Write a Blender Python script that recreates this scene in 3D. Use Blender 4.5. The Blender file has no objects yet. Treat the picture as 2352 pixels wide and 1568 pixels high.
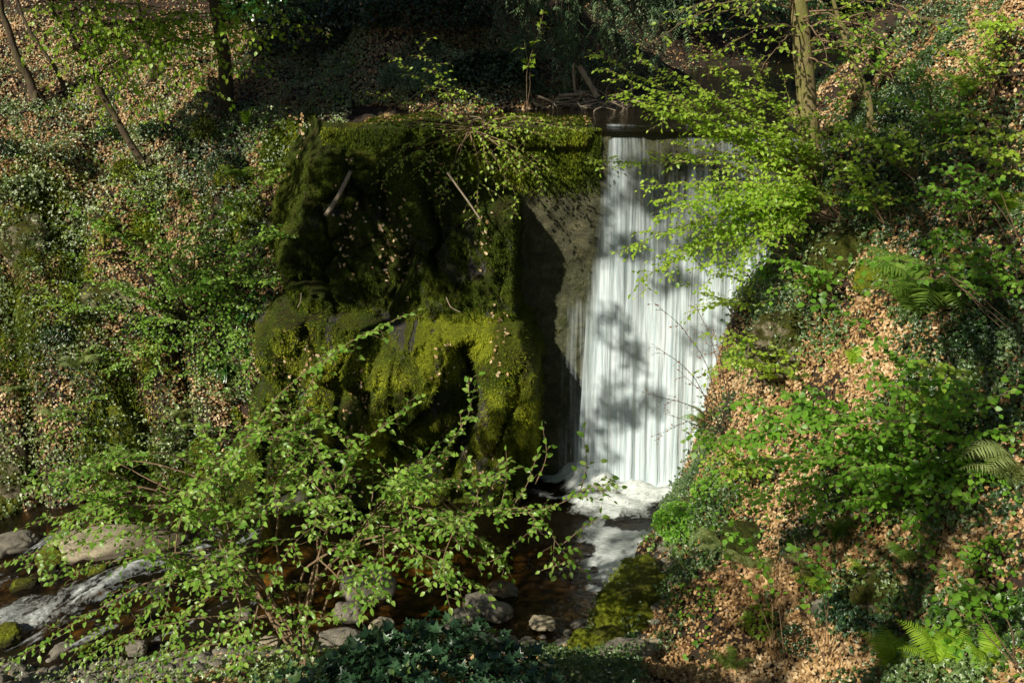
import bpy, bmesh, math
import numpy as np
from mathutils import Vector, Matrix

rng = np.random.default_rng(7)
scn = bpy.context.scene
COL = scn.collection
R = math.radians
# ------------------------------------------------------------------ camera maths
PITCH = R(20); F = 996.0
cP, sP = math.cos(PITCH), math.sin(PITCH)
K = 1024/2352.0
SUN = np.array([-.56, -.60, .57]); SUN /= np.linalg.norm(SUN)

def ray(u, v):
    a = (np.asarray(u, float)-512)/F; b = -(np.asarray(v, float)-341)/F
    return a, cP+b*sP, -sP+b*cP
def W(u, v, Y):
    dx, dy, dz = ray(u, v); t = Y/dy
    return np.array([dx*t, Y+0*t, dz*t], float)
def Wz(u, v, z):
    dx, dy, dz = ray(u, v); t = z/dz
    return np.array([dx*t, dy*t, z], float)
def O(ox, oy, Y): return W(ox*K, oy*K, Y)
def Oz(ox, oy, z): return Wz(ox*K, oy*K, z)
def proj(P):
    P = np.asarray(P, float); d = P[..., 1]*cP-P[..., 2]*sP; h = P[..., 1]*sP+P[..., 2]*cP
    d = np.where(d < .05, .05, d)
    return 512+F*P[..., 0]/d, 341-F*h/d, d
# ------------------------------------------------------------------ noise
def _h(ix, iy, iz, s):
    n = (ix*374761393+iy*668265263+iz*2147483647+s*974711) & 0xffffffff
    n = ((n ^ (n >> 13))*1274126177) & 0xffffffff
    n = (n ^ (n >> 16)); n = (n*2246822519) & 0xffffffff; n ^= n >> 15
    return (n & 0xffffff)/float(0xffffff)
def vn(P, s=0):
    P = np.asarray(P, float); i = np.floor(P).astype(np.int64); f = P-i; f = f*f*(3-2*f)
    x, y, z = i[..., 0], i[..., 1], i[..., 2]; fx, fy, fz = f[..., 0], f[..., 1], f[..., 2]
    def L(a, b, t): return a+(b-a)*t
    return L(L(L(_h(x, y, z, s), _h(x+1, y, z, s), fx), L(_h(x, y+1, z, s), _h(x+1, y+1, z, s), fx), fy),
             L(L(_h(x, y, z+1, s), _h(x+1, y, z+1, s), fx), L(_h(x, y+1, z+1, s), _h(x+1, y+1, z+1, s), fx), fy), fz)
def fbm(P, o=4, s=0, g=.5):
    a, t, n = 1., 0., 0.
    P = np.asarray(P, float)
    for k in range(o):
        t = t+a*vn(P, s+k*17); n += a; a *= g; P = P*2.03+3.1
    return t/n
def ss(a, b, x):
    t = np.clip((x-a)/(b-a), 0, 1); return t*t*(3-2*t)
def nrm(v): return v/np.maximum(np.linalg.norm(v, axis=-1, keepdims=True), 1e-9)
def st3(x, y, z=0.): return np.stack(np.broadcast_arrays(x, y, z), -1).astype(float)
# ------------------------------------------------------------------ mesh building
def mesh(name, V, Fs, mats=None, var=None, attrs=None, smooth=True, mi=None):
    V = np.asarray(V, np.float32).reshape(-1, 3)
    Fs = [np.asarray(f, np.int32) for f in (Fs if isinstance(Fs, (list, tuple)) else [Fs]) if len(f)]
    m = bpy.data.meshes.new(name)
    m.vertices.add(len(V)); m.vertices.foreach_set('co', V.ravel())
    tot = np.concatenate([np.full(len(f), f.shape[1], np.int32) for f in Fs])
    loops = np.concatenate([f.ravel() for f in Fs])
    m.loops.add(len(loops)); m.loops.foreach_set('vertex_index', loops)
    m.polygons.add(len(tot)); st = np.zeros(len(tot), np.int32); st[1:] = np.cumsum(tot)[:-1]
    m.polygons.foreach_set('loop_start', st); m.polygons.foreach_set('loop_total', tot)
    if smooth: m.polygons.foreach_set('use_smooth', np.ones(len(tot), bool))
    if mi is not None: m.polygons.foreach_set('material_index', np.asarray(mi, np.int32))
    m.update(calc_edges=True)
    at = dict(attrs or {})
    if var is not None: at['var'] = var
    for k, a in at.items():
        A = m.attributes.new(k, 'FLOAT', 'POINT'); A.data.foreach_set('value', np.asarray(a, np.float32))
    for q in (mats if isinstance(mats, (list, tuple)) else [mats]):
        if q: m.materials.append(q)
    return m
def link(name, m, parent=None, loc=None):
    o = bpy.data.objects.new(name, m); COL.objects.link(o)
    if parent is not None: o.parent = parent
    if loc is not None: o.location = loc
    return o
def tag(o, label=None, cat=None, group=None, kind=None):
    if label: o['label'] = label
    if cat: o['category'] = cat
    if group: o['group'] = group
    if kind: o['kind'] = kind
    return o
def empty(name, loc, label, cat, group=None):
    o = bpy.data.objects.new(name, None); COL.objects.link(o); o.location = loc; o.empty_display_size = .2
    return tag(o, label, cat, group)
class MB:
    def __init__(s): s.V = []; s.F = {}; s.A = []; s.n = 0
    def add(s, V, F, var=None):
        V = np.asarray(V, float).reshape(-1, 3)
        for f in (F if isinstance(F, list) else [F]):
            f = np.asarray(f)
            if len(f): s.F.setdefault(f.shape[1], []).append(f+s.n)
        s.V.append(V); s.A.append(np.full(len(V), .5) if var is None else np.broadcast_to(var, (len(V),))); s.n += len(V)
    def build(s, name, mats, parent=None, origin=(0, 0, 0), smooth=True):
        V = np.concatenate(s.V)-np.asarray(origin)
        m = mesh(name, V, [np.concatenate(f) for f in s.F.values()], mats, np.concatenate(s.A), smooth=smooth)
        return link(name, m, parent)
    def ok(s): return s.n > 0
# leaf templates: x = length axis, y = width, z = out
def leafT(w=.64, fold=.12, curl=.12):
    V = np.array([[0, 0, 0], [.28, w*.46, fold*.9], [.33, 0, .03], [.28, -w*.46, fold*.9], [.66, w*.36, fold*.6-curl*.4], [.68, 0, -curl*.3], [.66, -w*.36, fold*.6-curl*.4], [1, 0, -curl]])
    Q = np.array([[0, 2, 1, 1], [0, 3, 2, 2]])
    T = np.array([[0, 2, 1], [0, 3, 2], [1, 2, 5], [1, 5, 4], [3, 6, 5], [3, 5, 2], [4, 5, 7], [5, 6, 7]])
    return V, T
def ivyT():
    a = np.radians([180, 140, 118, 100, 72, 48, 26, 0]); r = np.array([.12, .45, .30, .62, .36, .66, .42, 1.])
    up = [(r[i]*math.cos(a[i]), r[i]*math.sin(a[i])) for i in range(8)]
    lo = [(p[0], -p[1]) for p in up[-2:0:-1]]
    pts = up+lo
    V = [[.05, 0, 0]]+[[p[0]*.62+.3, p[1]*.72, .08*abs(p[1])-.06*max(p[0], 0)] for p in pts]
    n = len(pts); T = [[0, 1+(i+1) % n, 1+i] for i in range(n)]
    return np.array(V), np.array(T)
def litT():   # dry curled leaf
    V = np.array([[0, 0, .08], [.35, .3, .16], [.35, -.28, .0], [.7, .26, .05], [.75, -.22, .2], [1, 0, .1]])
    return V, np.array([[0, 2, 1], [1, 2, 3], [2, 4, 3], [3, 4, 5]])
def tuftT():
    V = np.array([[0, -.16, 0], [0, .16, 0], [1, 0, .35]]); return V, np.array([[0, 1, 2]])
LEAF = leafT(); LEAFR = leafT(.78, .08, .1); IVY = ivyT(); LIT = litT(); TUFT = tuftT(); LEAFN = leafT(.24, .05, .25)

def place(T, P, ax, N, S):
    """instances of template T at P with length axis ax, normal N, size S -> V, F"""
    V0, F0 = T; n = len(P)
    ax = nrm(ax); N = nrm(N-ax*np.sum(N*ax, -1, keepdims=True)); B = np.cross(N, ax)
    S = np.broadcast_to(np.asarray(S, float), (n,))[:, None, None]
    V = P[:, None, :]+S*(V0[None, :, 0:1]*ax[:, None]+V0[None, :, 1:2]*B[:, None]+V0[None, :, 2:3]*N[:, None])
    Fc = (F0[None]+(np.arange(n)*len(V0))[:, None, None]).reshape(-1, F0.shape[1])
    return V.reshape(-1, 3), Fc
def rnd(n): return rng.normal(size=(n, 3))
def lay(T, P, N, S, tilt=.5, down=.0):
    n = len(P); N2 = nrm(N+tilt*rnd(n)*.6); ax = rnd(n); ax[:, 2] -= down
    return place(T, P, np.cross(N2, np.cross(ax, N2)), N2, S)
def vrep(a, T): return np.repeat(a, len(T[0]))
def tube(P, r, k=6, cap=True):
    P = np.asarray(P, float); n = len(P); r = np.broadcast_to(np.asarray(r, float), (n,))
    T = nrm(np.gradient(P, axis=0)); ref = np.array([0, 0, 1.]) if abs(T[:, 2]).mean() < .9 else np.array([1., 0, 0])
    A = nrm(np.cross(T, ref)); B = np.cross(T, A)
    a = np.linspace(0, 2*math.pi, k, endpoint=False)
    V = P[:, None]+r[:, None, None]*(np.cos(a)[None, :, None]*A[:, None]+np.sin(a)[None, :, None]*B[:, None])
    i = np.arange(n-1)[:, None]*k; j = np.arange(k)[None]; j2 = (j+1) % k
    Q = np.stack([i+j, i+j2, i+k+j2, i+k+j], -1).reshape(-1, 4)
    V = V.reshape(-1, 3)
    V = np.vstack([V, P[:1], P[-1:]]); c0, c1 = n*k, n*k+1
    jj = np.arange(k); j2 = (jj+1) % k
    T3 = np.vstack([np.stack([np.full(k, c0), j2, jj], -1), np.stack([np.full(k, c1), (n-1)*k+jj, (n-1)*k+j2], -1)])
    return V, [Q, T3]
def curve(pts, n=24, wob=0., seed=0):
    pts = np.asarray(pts, float)
    d = np.r_[0, np.cumsum(np.linalg.norm(np.diff(pts, axis=0), axis=1))]; L = d[-1]; d /= L
    t = np.linspace(0, 1, n)
    m = np.gradient(pts, d, axis=0) if len(pts) > 2 else np.repeat(pts[1:]-pts[:1], 2, 0)
    idx = np.clip(np.searchsorted(d, t, 'right')-1, 0, len(pts)-2); h = (d[idx+1]-d[idx])[:, None]; x = ((t-d[idx])/h[:, 0])[:, None]
    C = (2*x**3-3*x**2+1)*pts[idx]+(x**3-2*x**2+x)*h*m[idx]+(-2*x**3+3*x**2)*pts[idx+1]+(x**3-x**2)*h*m[idx+1]
    if wob:
        k = rng.integers(0, 9999)
        for c in range(3): C[:, c] += (fbm(st3(t*L*2.2+k, c*7., 0), 3, 5)-.5)*2*wob*np.sin(np.pi*np.clip(t*1.0, 0, 1))**.5
    return C
# ------------------------------------------------------------------ materials
def newmat(name):
    m = bpy.data.materials.new(name); m.use_nodes = True; nt = m.node_tree; nt.nodes.clear()
    return m, nt
def N_(nt, t, **k):
    n = nt.nodes.new(t)
    for a, b in k.items():
        if a.startswith('i_'):
            key = a[2:]; key = int(key) if key.isdigit() else key.replace('_', ' ')
            n.inputs[key].default_value = b
        else: setattr(n, a, b)
    return n
def ramp(nt, fac, stops):
    r = nt.nodes.new('ShaderNodeValToRGB'); e = r.color_ramp.elements
    while len(e) < len(stops): e.new(.5)
    for q, (p, c) in zip(e, stops): q.position = p; q.color = (*c, 1) if len(c) == 3 else c
    nt.links.new(fac, r.inputs[0]); return r.outputs[0]
def noise(nt, vec, scale, det=5, rough=.6, dist=0):
    n = N_(nt, 'ShaderNodeTexNoise', i_Scale=scale, i_Detail=det, i_Roughness=rough, i_Distortion=dist); nt.links.new(vec, n.inputs['Vector']); return n.outputs['Fac']
def coord(nt, sc=None, obj=False):
    if obj: o = N_(nt, 'ShaderNodeTexCoord').outputs['Object']
    else: o = N_(nt, 'ShaderNodeNewGeometry').outputs['Position']
    if sc:
        m = N_(nt, 'ShaderNodeMapping'); m.inputs['Scale'].default_value = sc; nt.links.new(o, m.inputs['Vector']); o = m.outputs[0]
    return o
def mixc(nt, f, a, b):
    m = N_(nt, 'ShaderNodeMix', data_type='RGBA')
    for s, v in ((0, f), (6, a), (7, b)):
        if hasattr(v, 'links'): nt.links.new(v, m.inputs[s])
        else: m.inputs[s].default_value = v if s == 0 else (*v, 1)
    return m.outputs[2]
def mth(nt, op, a, b=0., c=None, clamp=False):
    m = N_(nt, 'ShaderNodeMath', operation=op, use_clamp=clamp)
    for s, v in enumerate((a, b) if c is None else (a, b, c)):
        if hasattr(v, 'links'): nt.links.new(v, m.inputs[s])
        else: m.inputs[s].default_value = v
    return m.outputs[0]
def bump(nt, h, st, dist=.05):
    b = N_(nt, 'ShaderNodeBump', i_Strength=st, i_Distance=dist); nt.links.new(h, b.inputs['Height']); return b.outputs[0]
def finish(nt, sh):
    o = N_(nt, 'ShaderNodeOutputMaterial'); nt.links.new(sh, o.inputs[0])
def leafmat(name, stops, rough=.45, trans=.35, tcol=1.6, spec=.5, patch=.35, ior=1.5):
    m, nt = newmat(name)
    a = N_(nt, 'ShaderNodeAttribute', attribute_name='var').outputs['Fac']
    c = ramp(nt, a, stops)
    n = noise(nt, coord(nt), 1.3, 3); c = mixc(nt, mth(nt, 'MULTIPLY', ramp(nt, n, [(.4, (0, 0, 0)), (.65, (1, 1, 1))]), patch), c, tuple(x*.35 for x in stops[0][1]))
    p = N_(nt, 'ShaderNodeBsdfPrincipled', i_Roughness=rough); nt.links.new(c, p.inputs['Base Color']); p.inputs['Specular IOR Level'].default_value = spec; p.inputs['IOR'].default_value = ior
    if trans:
        t = N_(nt, 'ShaderNodeBsdfTranslucent'); g = N_(nt, 'ShaderNodeGamma', i_Gamma=.85); nt.links.new(c, g.inputs[0])
        mc = mixc(nt, 1., (0, 0, 0), (0, 0, 0)); mm = N_(nt, 'ShaderNodeVectorMath', operation='MULTIPLY'); nt.links.new(g.outputs[0], mm.inputs[0]); mm.inputs[1].default_value = (tcol, tcol, tcol*.6)
        nt.links.new(mm.outputs[0], t.inputs[0])
        x = N_(nt, 'ShaderNodeMixShader', i_0=trans); nt.links.new(p.outputs[0], x.inputs[1]); nt.links.new(t.outputs[0], x.inputs[2]); finish(nt, x.outputs[0])
    else: finish(nt, p.outputs[0])
    return m
M = {}
M['beech'] = leafmat('fresh_beech_leaf', [(0, (.18, .36, .025)), (.5, (.36, .57, .04)), (1, (.54, .70, .10))], .4, .45)
M['spring'] = leafmat('spring_leaf', [(0, (.20, .36, .03)), (.5, (.38, .56, .05)), (1, (.54, .68, .11))], .38, .42)
M['hazel'] = leafmat('hazel_leaf', [(0, (.10, .25, .025)), (.5, (.26, .47, .06)), (1, (.50, .66, .15))], .36, .42)
M['shrubg'] = leafmat('green_shrub_leaf', [(0, (.08, .22, .015)), (.5, (.17, .38, .03)), (1, (.30, .52, .06))], .42, .4)
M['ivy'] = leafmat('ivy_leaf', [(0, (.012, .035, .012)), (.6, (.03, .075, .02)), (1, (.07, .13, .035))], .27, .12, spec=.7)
M['ivybright'] = leafmat('bank_ivy_leaf', [(0, (.05, .10, .015)), (.4, (.14, .23, .04)), (.75, (.34, .44, .12)), (1, (.62, .66, .38))], .40, .2, spec=.5, patch=.25, ior=2.2)
M['ivyright'] = leafmat('slope_ivy_leaf', [(0, (.03, .075, .018)), (.5, (.09, .17, .04)), (1, (.24, .35, .12))], .36, .2, spec=.5, patch=.3, ior=1.8)
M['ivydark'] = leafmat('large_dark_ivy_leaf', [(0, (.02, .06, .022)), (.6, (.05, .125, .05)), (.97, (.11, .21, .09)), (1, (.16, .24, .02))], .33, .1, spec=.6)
M['lit'] = leafmat('dry_leaf', [(0, (.14, .065, .022)), (.25, (.36, .20, .08)), (.6, (.64, .41, .19)), (1, (.88, .69, .44))], .5, .12, tcol=1.1, patch=.12)
M['fern'] = leafmat('fern_frond', [(0, (.08, .17, .02)), (.5, (.15, .28, .04)), (1, (.25, .38, .06))], .42, .3)
M['fernlime'] = leafmat('young_fern_frond', [(0, (.18, .34, .02)), (.5, (.30, .48, .03)), (1, (.42, .60, .06))], .42, .4)
M['fernpale'] = leafmat('pale_fern_frond', [(0, (.20, .28, .07)), (.5, (.32, .40, .13)), (1, (.45, .52, .22))], .4, .3)
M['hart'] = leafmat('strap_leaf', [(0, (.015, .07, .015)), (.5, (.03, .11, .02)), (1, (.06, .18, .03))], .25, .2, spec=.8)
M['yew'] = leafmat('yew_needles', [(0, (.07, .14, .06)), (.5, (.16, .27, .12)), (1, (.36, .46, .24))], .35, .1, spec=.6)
M['canopy'] = leafmat('canopy_leaf', [(0, (.03, .08, .012)), (1, (.07, .14, .02))], .5, .15)
M['brownleaf'] = leafmat('withered_leaf', [(0, (.20, .08, .03)), (1, (.42, .22, .11))], .6, .25, tcol=1.2)
M['mosst'] = leafmat('moss_tuft', [(0, (.03, .055, .005)), (.5, (.12, .16, .01)), (1, (.45, .48, .03))], .8, .2, spec=.15, patch=.6)

def barkmat(name, a, b, moss=0., sc=30):
    m, nt = newmat(name); co = coord(nt, (1, 1, .25)); n = noise(nt, co, sc, 6, .7)
    c = ramp(nt, n, [(.3, a), (.7, b)])
    if moss:
        n2 = noise(nt, coord(nt), 5, 4); c = mixc(nt, mth(nt, 'MULTIPLY', ramp(nt, n2, [(.4, (0, 0, 0)), (.6, (1, 1, 1))]), moss), c, (.20, .23, .03))
    p = N_(nt, 'ShaderNodeBsdfPrincipled', i_Roughness=.8); nt.links.new(c, p.inputs['Base Color']); nt.links.new(bump(nt, n, .9, .03), p.inputs['Normal']); finish(nt, p.outputs[0]); return m
M['bark'] = barkmat('grey_brown_bark', (.035, .022, .013), (.14, .09, .055), .15)
M['barkmoss'] = barkmat('mossy_bark', (.14, .10, .045), (.42, .31, .16), .55)
M['twig'] = barkmat('reddish_twig', (.20, .12, .065), (.42, .28, .17), 0, 60)
M['twigdark'] = barkmat('dark_twig', (.03, .02, .015), (.10, .065, .04), 0, 60)
M['dead'] = barkmat('dead_wood', (.20, .15, .10), (.55, .44, .32), .1, 40)

def groundmat():
    m, nt = newmat('forest_soil'); co = coord(nt)
    n = noise(nt, co, 2.2, 7, .7); n2 = noise(nt, co, 22, 5, .7)
    c = ramp(nt, n2, [(.3, (.018, .011, .007)), (.55, (.06, .035, .02)), (.8, (.14, .085, .05))])
    ms = ramp(nt, noise(nt, co, 1.1, 5, .65), [(.56, (0, 0, 0)), (.66, (1, 1, 1))])
    c = mixc(nt, mth(nt, 'MULTIPLY', ms, .8), c, (.045, .06, .008))
    p = N_(nt, 'ShaderNodeBsdfPrincipled', i_Roughness=.9); nt.links.new(c, p.inputs['Base Color']); nt.links.new(bump(nt, mth(nt, 'ADD', n2, n), 1, .06), p.inputs['Normal']); finish(nt, p.outputs[0]); return m
def rockmat(name, a, b, moss=.5, mcol=(.07, .10, .008), mcol2=(.02, .04, .004), th=.5, wet=0., mscale=2.4):
    """rock with moss that grows in patches; 'mossw' attribute on the mesh can add to it"""
    m, nt = newmat(name); co = coord(nt)
    n = noise(nt, co, 7, 8, .7); nf = noise(nt, co, 45, 5, .75); c = ramp(nt, mth(nt, 'MULTIPLY_ADD', nf, .5, mth(nt, 'MULTIPLY', n, .5)), [(.32, tuple(x*.4 for x in a)), (.5, a), (.68, b)])
    nm = noise(nt, co, mscale, 5, .62)
    aw = N_(nt, 'ShaderNodeAttribute', attribute_name='mossw').outputs['Fac']
    sep = N_(nt, 'ShaderNodeSeparateXYZ'); nt.links.new(N_(nt, 'ShaderNodeNewGeometry').outputs['Normal'], sep.inputs[0])
    f = mth(nt, 'ADD', mth(nt, 'MULTIPLY_ADD', sep.outputs[2], .12, nm), aw)
    mk = mth(nt, 'MULTIPLY_ADD', f, 9., -9*(1.06-moss), clamp=True)
    mb = noise(nt, co, 26, 6, .8); mb3 = noise(nt, coord(nt, (1, 1, .22)), 30, 4, .7); mb2 = noise(nt, co, 3.2, 4)
    mc = ramp(nt, mb, [(.32, tuple(x*.25 for x in mcol2)), (.5, mcol2), (.7, mcol)])
    mc = mixc(nt, ramp(nt, mb2, [(.42, (0, 0, 0)), (.64, (1, 1, 1))]), mc, ramp(nt, mb, [(.35, (.012, .010, .003)), (.7, (.10, .085, .018))]))
    lm = N_(nt, 'ShaderNodeAttribute', attribute_name='lime').outputs['Fac']; mc = mixc(nt, lm, mc, ramp(nt, mb, [(.3, (.05, .06, .005)), (.5, (.22, .26, .012)), (.68, (.48, .50, .03))]))  # lime brightens the moss; on the rock face it paints in sunlight
    c = mixc(nt, mk, c, mc)
    wt = N_(nt, 'ShaderNodeAttribute', attribute_name='wet').outputs['Fac']; c = mixc(nt, mth(nt, 'MULTIPLY', wt, .78), c, (.02, .014, .008))
    p = N_(nt, 'ShaderNodeBsdfPrincipled'); nt.links.new(c, p.inputs['Base Color'])
    rr = mth(nt, 'SUBTRACT', mth(nt, 'MULTIPLY_ADD', mk, .9-(.75-.55*wet), .75-.55*wet, clamp=True), mth(nt, 'MULTIPLY', wt, .5), clamp=True); nt.links.new(rr, p.inputs['Roughness'])
    p.inputs['Specular IOR Level'].default_value = .5 if wet else .25
    h = mth(nt, 'ADD', mth(nt, 'MULTIPLY', nf, .5), mth(nt, 'MULTIPLY', mth(nt, 'ADD', mb, mb3), mk))
    nt.links.new(bump(nt, h, 1., .05), p.inputs['Normal']); finish(nt, p.outputs[0]); return m
M['soil'] = groundmat()
M['cliff'] = rockmat('moss_covered_rock', (.06, .055, .045), (.16, .15, .12), .80, (.15, .19, .010), (.05, .08, .006))
M['boulder'] = rockmat('mossy_boulder_rock', (.10, .085, .06), (.24, .20, .15), .68, (.40, .38, .04), (.14, .15, .015), mscale=4)
M['stone'] = rockmat('grey_river_stone', (.26, .23, .18), (.50, .45, .36), .30, mscale=5)
M['pale'] = rockmat('pale_sandstone', (.52, .44, .30), (.84, .73, .52), .37, (.28, .27, .05), (.12, .12, .02), mscale=3.4)
M['outcrop'] = rockmat('weathered_outcrop', (.26, .22, .14), (.58, .50, .34), .62, (.22, .23, .03), (.09, .10, .012), mscale=4)
M['wetrock'] = rockmat('wet_rock', (.05, .035, .018), (.16, .11, .05), .1, wet=1.)
M['wall'] = rockmat('wet_weir_wall', (.07, .066, .03), (.24, .215, .11), .43, (.16, .19, .012), (.06, .09, .006), wet=.75, mscale=3)

def bedmat():
    m, nt = newmat('peaty_stream_bed'); co = coord(nt)
    v = N_(nt, 'ShaderNodeTexVoronoi', i_Scale=4.5); nt.links.new(co, v.inputs['Vector'])
    c = ramp(nt, mth(nt, 'ADD', v.outputs['Distance'], mth(nt, 'MULTIPLY_ADD', noise(nt, co, 9, 5), .6, -.3)), [(.1, (.60, .42, .18)), (.4, (.32, .21, .085)), (.7, (.035, .024, .011))])
    p = N_(nt, 'ShaderNodeBsdfPrincipled', i_Roughness=.7); nt.links.new(c, p.inputs['Base Color']); finish(nt, p.outputs[0]); return m
def watermat(name='peaty_water', tint=(.80, .64, .36), dark=.0, b1=.35):
    m, nt = newmat(name); co = coord(nt)
    fo = N_(nt, 'ShaderNodeAttribute', attribute_name='foam').outputs['Fac']
    dp = N_(nt, 'ShaderNodeAttribute', attribute_name='deep').outputs['Fac']
    nf = noise(nt, co, 9, 6, .7, 1.2)
    f = mth(nt, 'MULTIPLY', mth(nt, 'MULTIPLY_ADD', mth(nt, 'ADD', fo, mth(nt, 'MULTIPLY_ADD', nf, 1.1, -.55)), 1.7, -.45, clamp=True), .96)
    w = N_(nt, 'ShaderNodeBsdfPrincipled', i_Roughness=.75); nt.links.new(ramp(nt, noise(nt, coord(nt, (1, 3, 1)), 5, 6, .75, 1.5), [(.3, (.22, .24, .22)), (.5, (.62, .66, .64)), (.65, (.86, .88, .86))]), w.inputs['Base Color'])
    gl = N_(nt, 'ShaderNodeBsdfGlossy', i_Roughness=.06); gl.inputs[0].default_value = (1, 1, 1, 1)
    tr = N_(nt, 'ShaderNodeBsdfTransparent'); tr.inputs[0].default_value = (*tint, 1)
    dk = N_(nt, 'ShaderNodeBsdfDiffuse'); dk.inputs[0].default_value = (.012, .009, .004, 1)
    x0 = N_(nt, 'ShaderNodeMixShader'); nt.links.new(dp, x0.inputs[0]); nt.links.new(tr.outputs[0], x0.inputs[1]); nt.links.new(dk.outputs[0], x0.inputs[2])
    bm = bump(nt, mth(nt, 'ADD', noise(nt, coord(nt, (1, 2.2, 1)), 3.2, 5, .6, .6), mth(nt, 'MULTIPLY', noise(nt, co, 14, 4), .35)), b1, .12)
    nt.links.new(bm, gl.inputs['Normal'])
    fr = N_(nt, 'ShaderNodeFresnel', i_IOR=1.33); nt.links.new(bm, fr.inputs['Normal'])
    x1 = N_(nt, 'ShaderNodeMixShader'); nt.links.new(fr.outputs[0], x1.inputs[0]); nt.links.new(x0.outputs[0], x1.inputs[1]); nt.links.new(gl.outputs[0], x1.inputs[2])
    x2 = N_(nt, 'ShaderNodeMixShader'); nt.links.new(f, x2.inputs[0]); nt.links.new(x1.outputs[0], x2.inputs[1]); nt.links.new(w.outputs[0], x2.inputs[2])
    finish(nt, x2.outputs[0]); return m
def fallmat():
    m, nt = newmat('falling_water')
    su = N_(nt, 'ShaderNodeAttribute', attribute_name='su').outputs['Fac']; sv = N_(nt, 'ShaderNodeAttribute', attribute_name='sv').outputs['Fac']
    de = N_(nt, 'ShaderNodeAttribute', attribute_name='dens').outputs['Fac']
    def stk(a, b, det, off):
        c = N_(nt, 'ShaderNodeCombineXYZ'); nt.links.new(mth(nt, 'MULTIPLY', su, a), c.inputs[0]); nt.links.new(mth(nt, 'MULTIPLY_ADD', sv, b, off), c.inputs[1])
        return noise(nt, c.outputs[0], 1., det, .6)
    n1 = stk(5., 1.3, 5, 3.); n2 = stk(26., 2.0, 5, 9.); n3 = stk(1.5, 1.6, 3, 20.)
    s = mth(nt, 'ADD', mth(nt, 'MULTIPLY', n1, .62), mth(nt, 'ADD', mth(nt, 'MULTIPLY', n2, .30), mth(nt, 'MULTIPLY', n3, .45)))
    # a: 0..1.2 about .58
    al = mth(nt, 'MULTIPLY_ADD', mth(nt, 'ADD', s, mth(nt, 'ADD', de, -1.17)), 1.75, .46, clamp=True)
    p = N_(nt, 'ShaderNodeBsdfPrincipled', i_Roughness=.6)
    c = ramp(nt, n2, [(.28, (.46, .60, .64)), (.6, (.88, .96, 1.))]); nt.links.new(c, p.inputs['Base Color']); p.inputs['Specular IOR Level'].default_value = .3
    nt.links.new(bump(nt, mth(nt, 'ADD', n1, mth(nt, 'MULTIPLY', n2, .5)), .5, .12), p.inputs['Normal'])
    tl = N_(nt, 'ShaderNodeBsdfTranslucent'); tl.inputs[0].default_value = (.8, .88, .85, 1)
    x0 = N_(nt, 'ShaderNodeMixShader', i_0=.12); nt.links.new(p.outputs[0], x0.inputs[1]); nt.links.new(tl.outputs[0], x0.inputs[2])
    tr = N_(nt, 'ShaderNodeBsdfTransparent'); tr.inputs[0].default_value = (.95, .98, .96, 1)
    x = N_(nt, 'ShaderNodeMixShader'); nt.links.new(al, x.inputs[0]); nt.links.new(tr.outputs[0], x.inputs[1]); nt.links.new(x0.outputs[0], x.inputs[2]); finish(nt, x.outputs[0]); return m
M['bed'] = bedmat(); M['water'] = watermat(); M['fall'] = fallmat()
# ------------------------------------------------------------------ terrain
ZL = -8.3          # plunge pool level
ZU = -2.30         # stream level above the weir
YW = 16.4          # weir face
shared = [W(0, 350, 16.6), W(100, 350, 16.9), W(200, 350, 17.0), W(262, 350, 16.2), W(0, 270, 17.3), W(100, 270, 17.5), W(200, 270, 17.3), W(270, 270, 16.5),
          W(0, 200, 18), W(100, 200, 18.3), W(200, 200, 18.6), W(285, 200, 17.2), W(0, 120, 20.5), W(100, 120, 21), W(228, 114, 20.6), W(300, 130, 19.3), W(150, 172, 19.2),
          W(0, 0, 24.5), W(100, 0, 25), W(228, 0, 25), W(330, 0, 24), W(330, 60, 21.8), W(50, 60, 23), W(180, 60, 23),
          (-20, 35, 7), (-12, 32, 6), (-20, 20, -1), (-16, 14, -4), (-24, 8, 0), (-35, 30, 14), (-30, 0, 6), (-5, 32, 6), (0, 34, 7), (-3, 27, 2.5), (3, 33, 5), (8, 40, 7), (0, 60, 22), (14, 55, 12), (25, 60, 18),
          W(750, 215, 15.4), W(800, 260, 14.0), W(800, 341, 13.1), W(800, 430, 12.2), W(735, 430, 13.9), W(740, 520, 12.4), W(800, 520, 11.3), W(800, 600, 10.2), W(800, 682, 8.9),
          W(814, 185, 14.8), W(872, 137, 15.6), W(1024, 130, 12.6), W(1024, 0, 13.6), W(920, 60, 16.2), W(920, 0, 18.5), W(1024, 230, 11.3), W(1024, 341, 10), W(1024, 450, 9), W(1024, 560, 8), W(1024, 682, 6.8),
          W(900, 200, 13.9), W(900, 341, 11.7), W(900, 520, 9.9), W(900, 682, 8), W(690, 600, 10.9), W(700, 682, 9.2), W(640, 668, 9.6),
          (14, 18, 2.0), (16, 24, 3), (20, 30, 6), (20, 14, 5), (20, 5, 4), (14, 6, -.4), (30, 20, 12), (35, 0, 10), (35, 45, 14), (10, 3, -1.6), (8, 0, -1.7), (6, 4, -3.3),
          (0, 0, -1.8), (-5, 0, -2.2), (0, 4, -4.1), (-5, 4, -5), (-14, 0, -3), (-12, 6, -6.2), (0, -8, -1.2), (-15, -10, 0), (15, -10, 1), W(400, 682, 7.4), W(250, 682, 7.9), W(500, 682, 7.3)]
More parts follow.
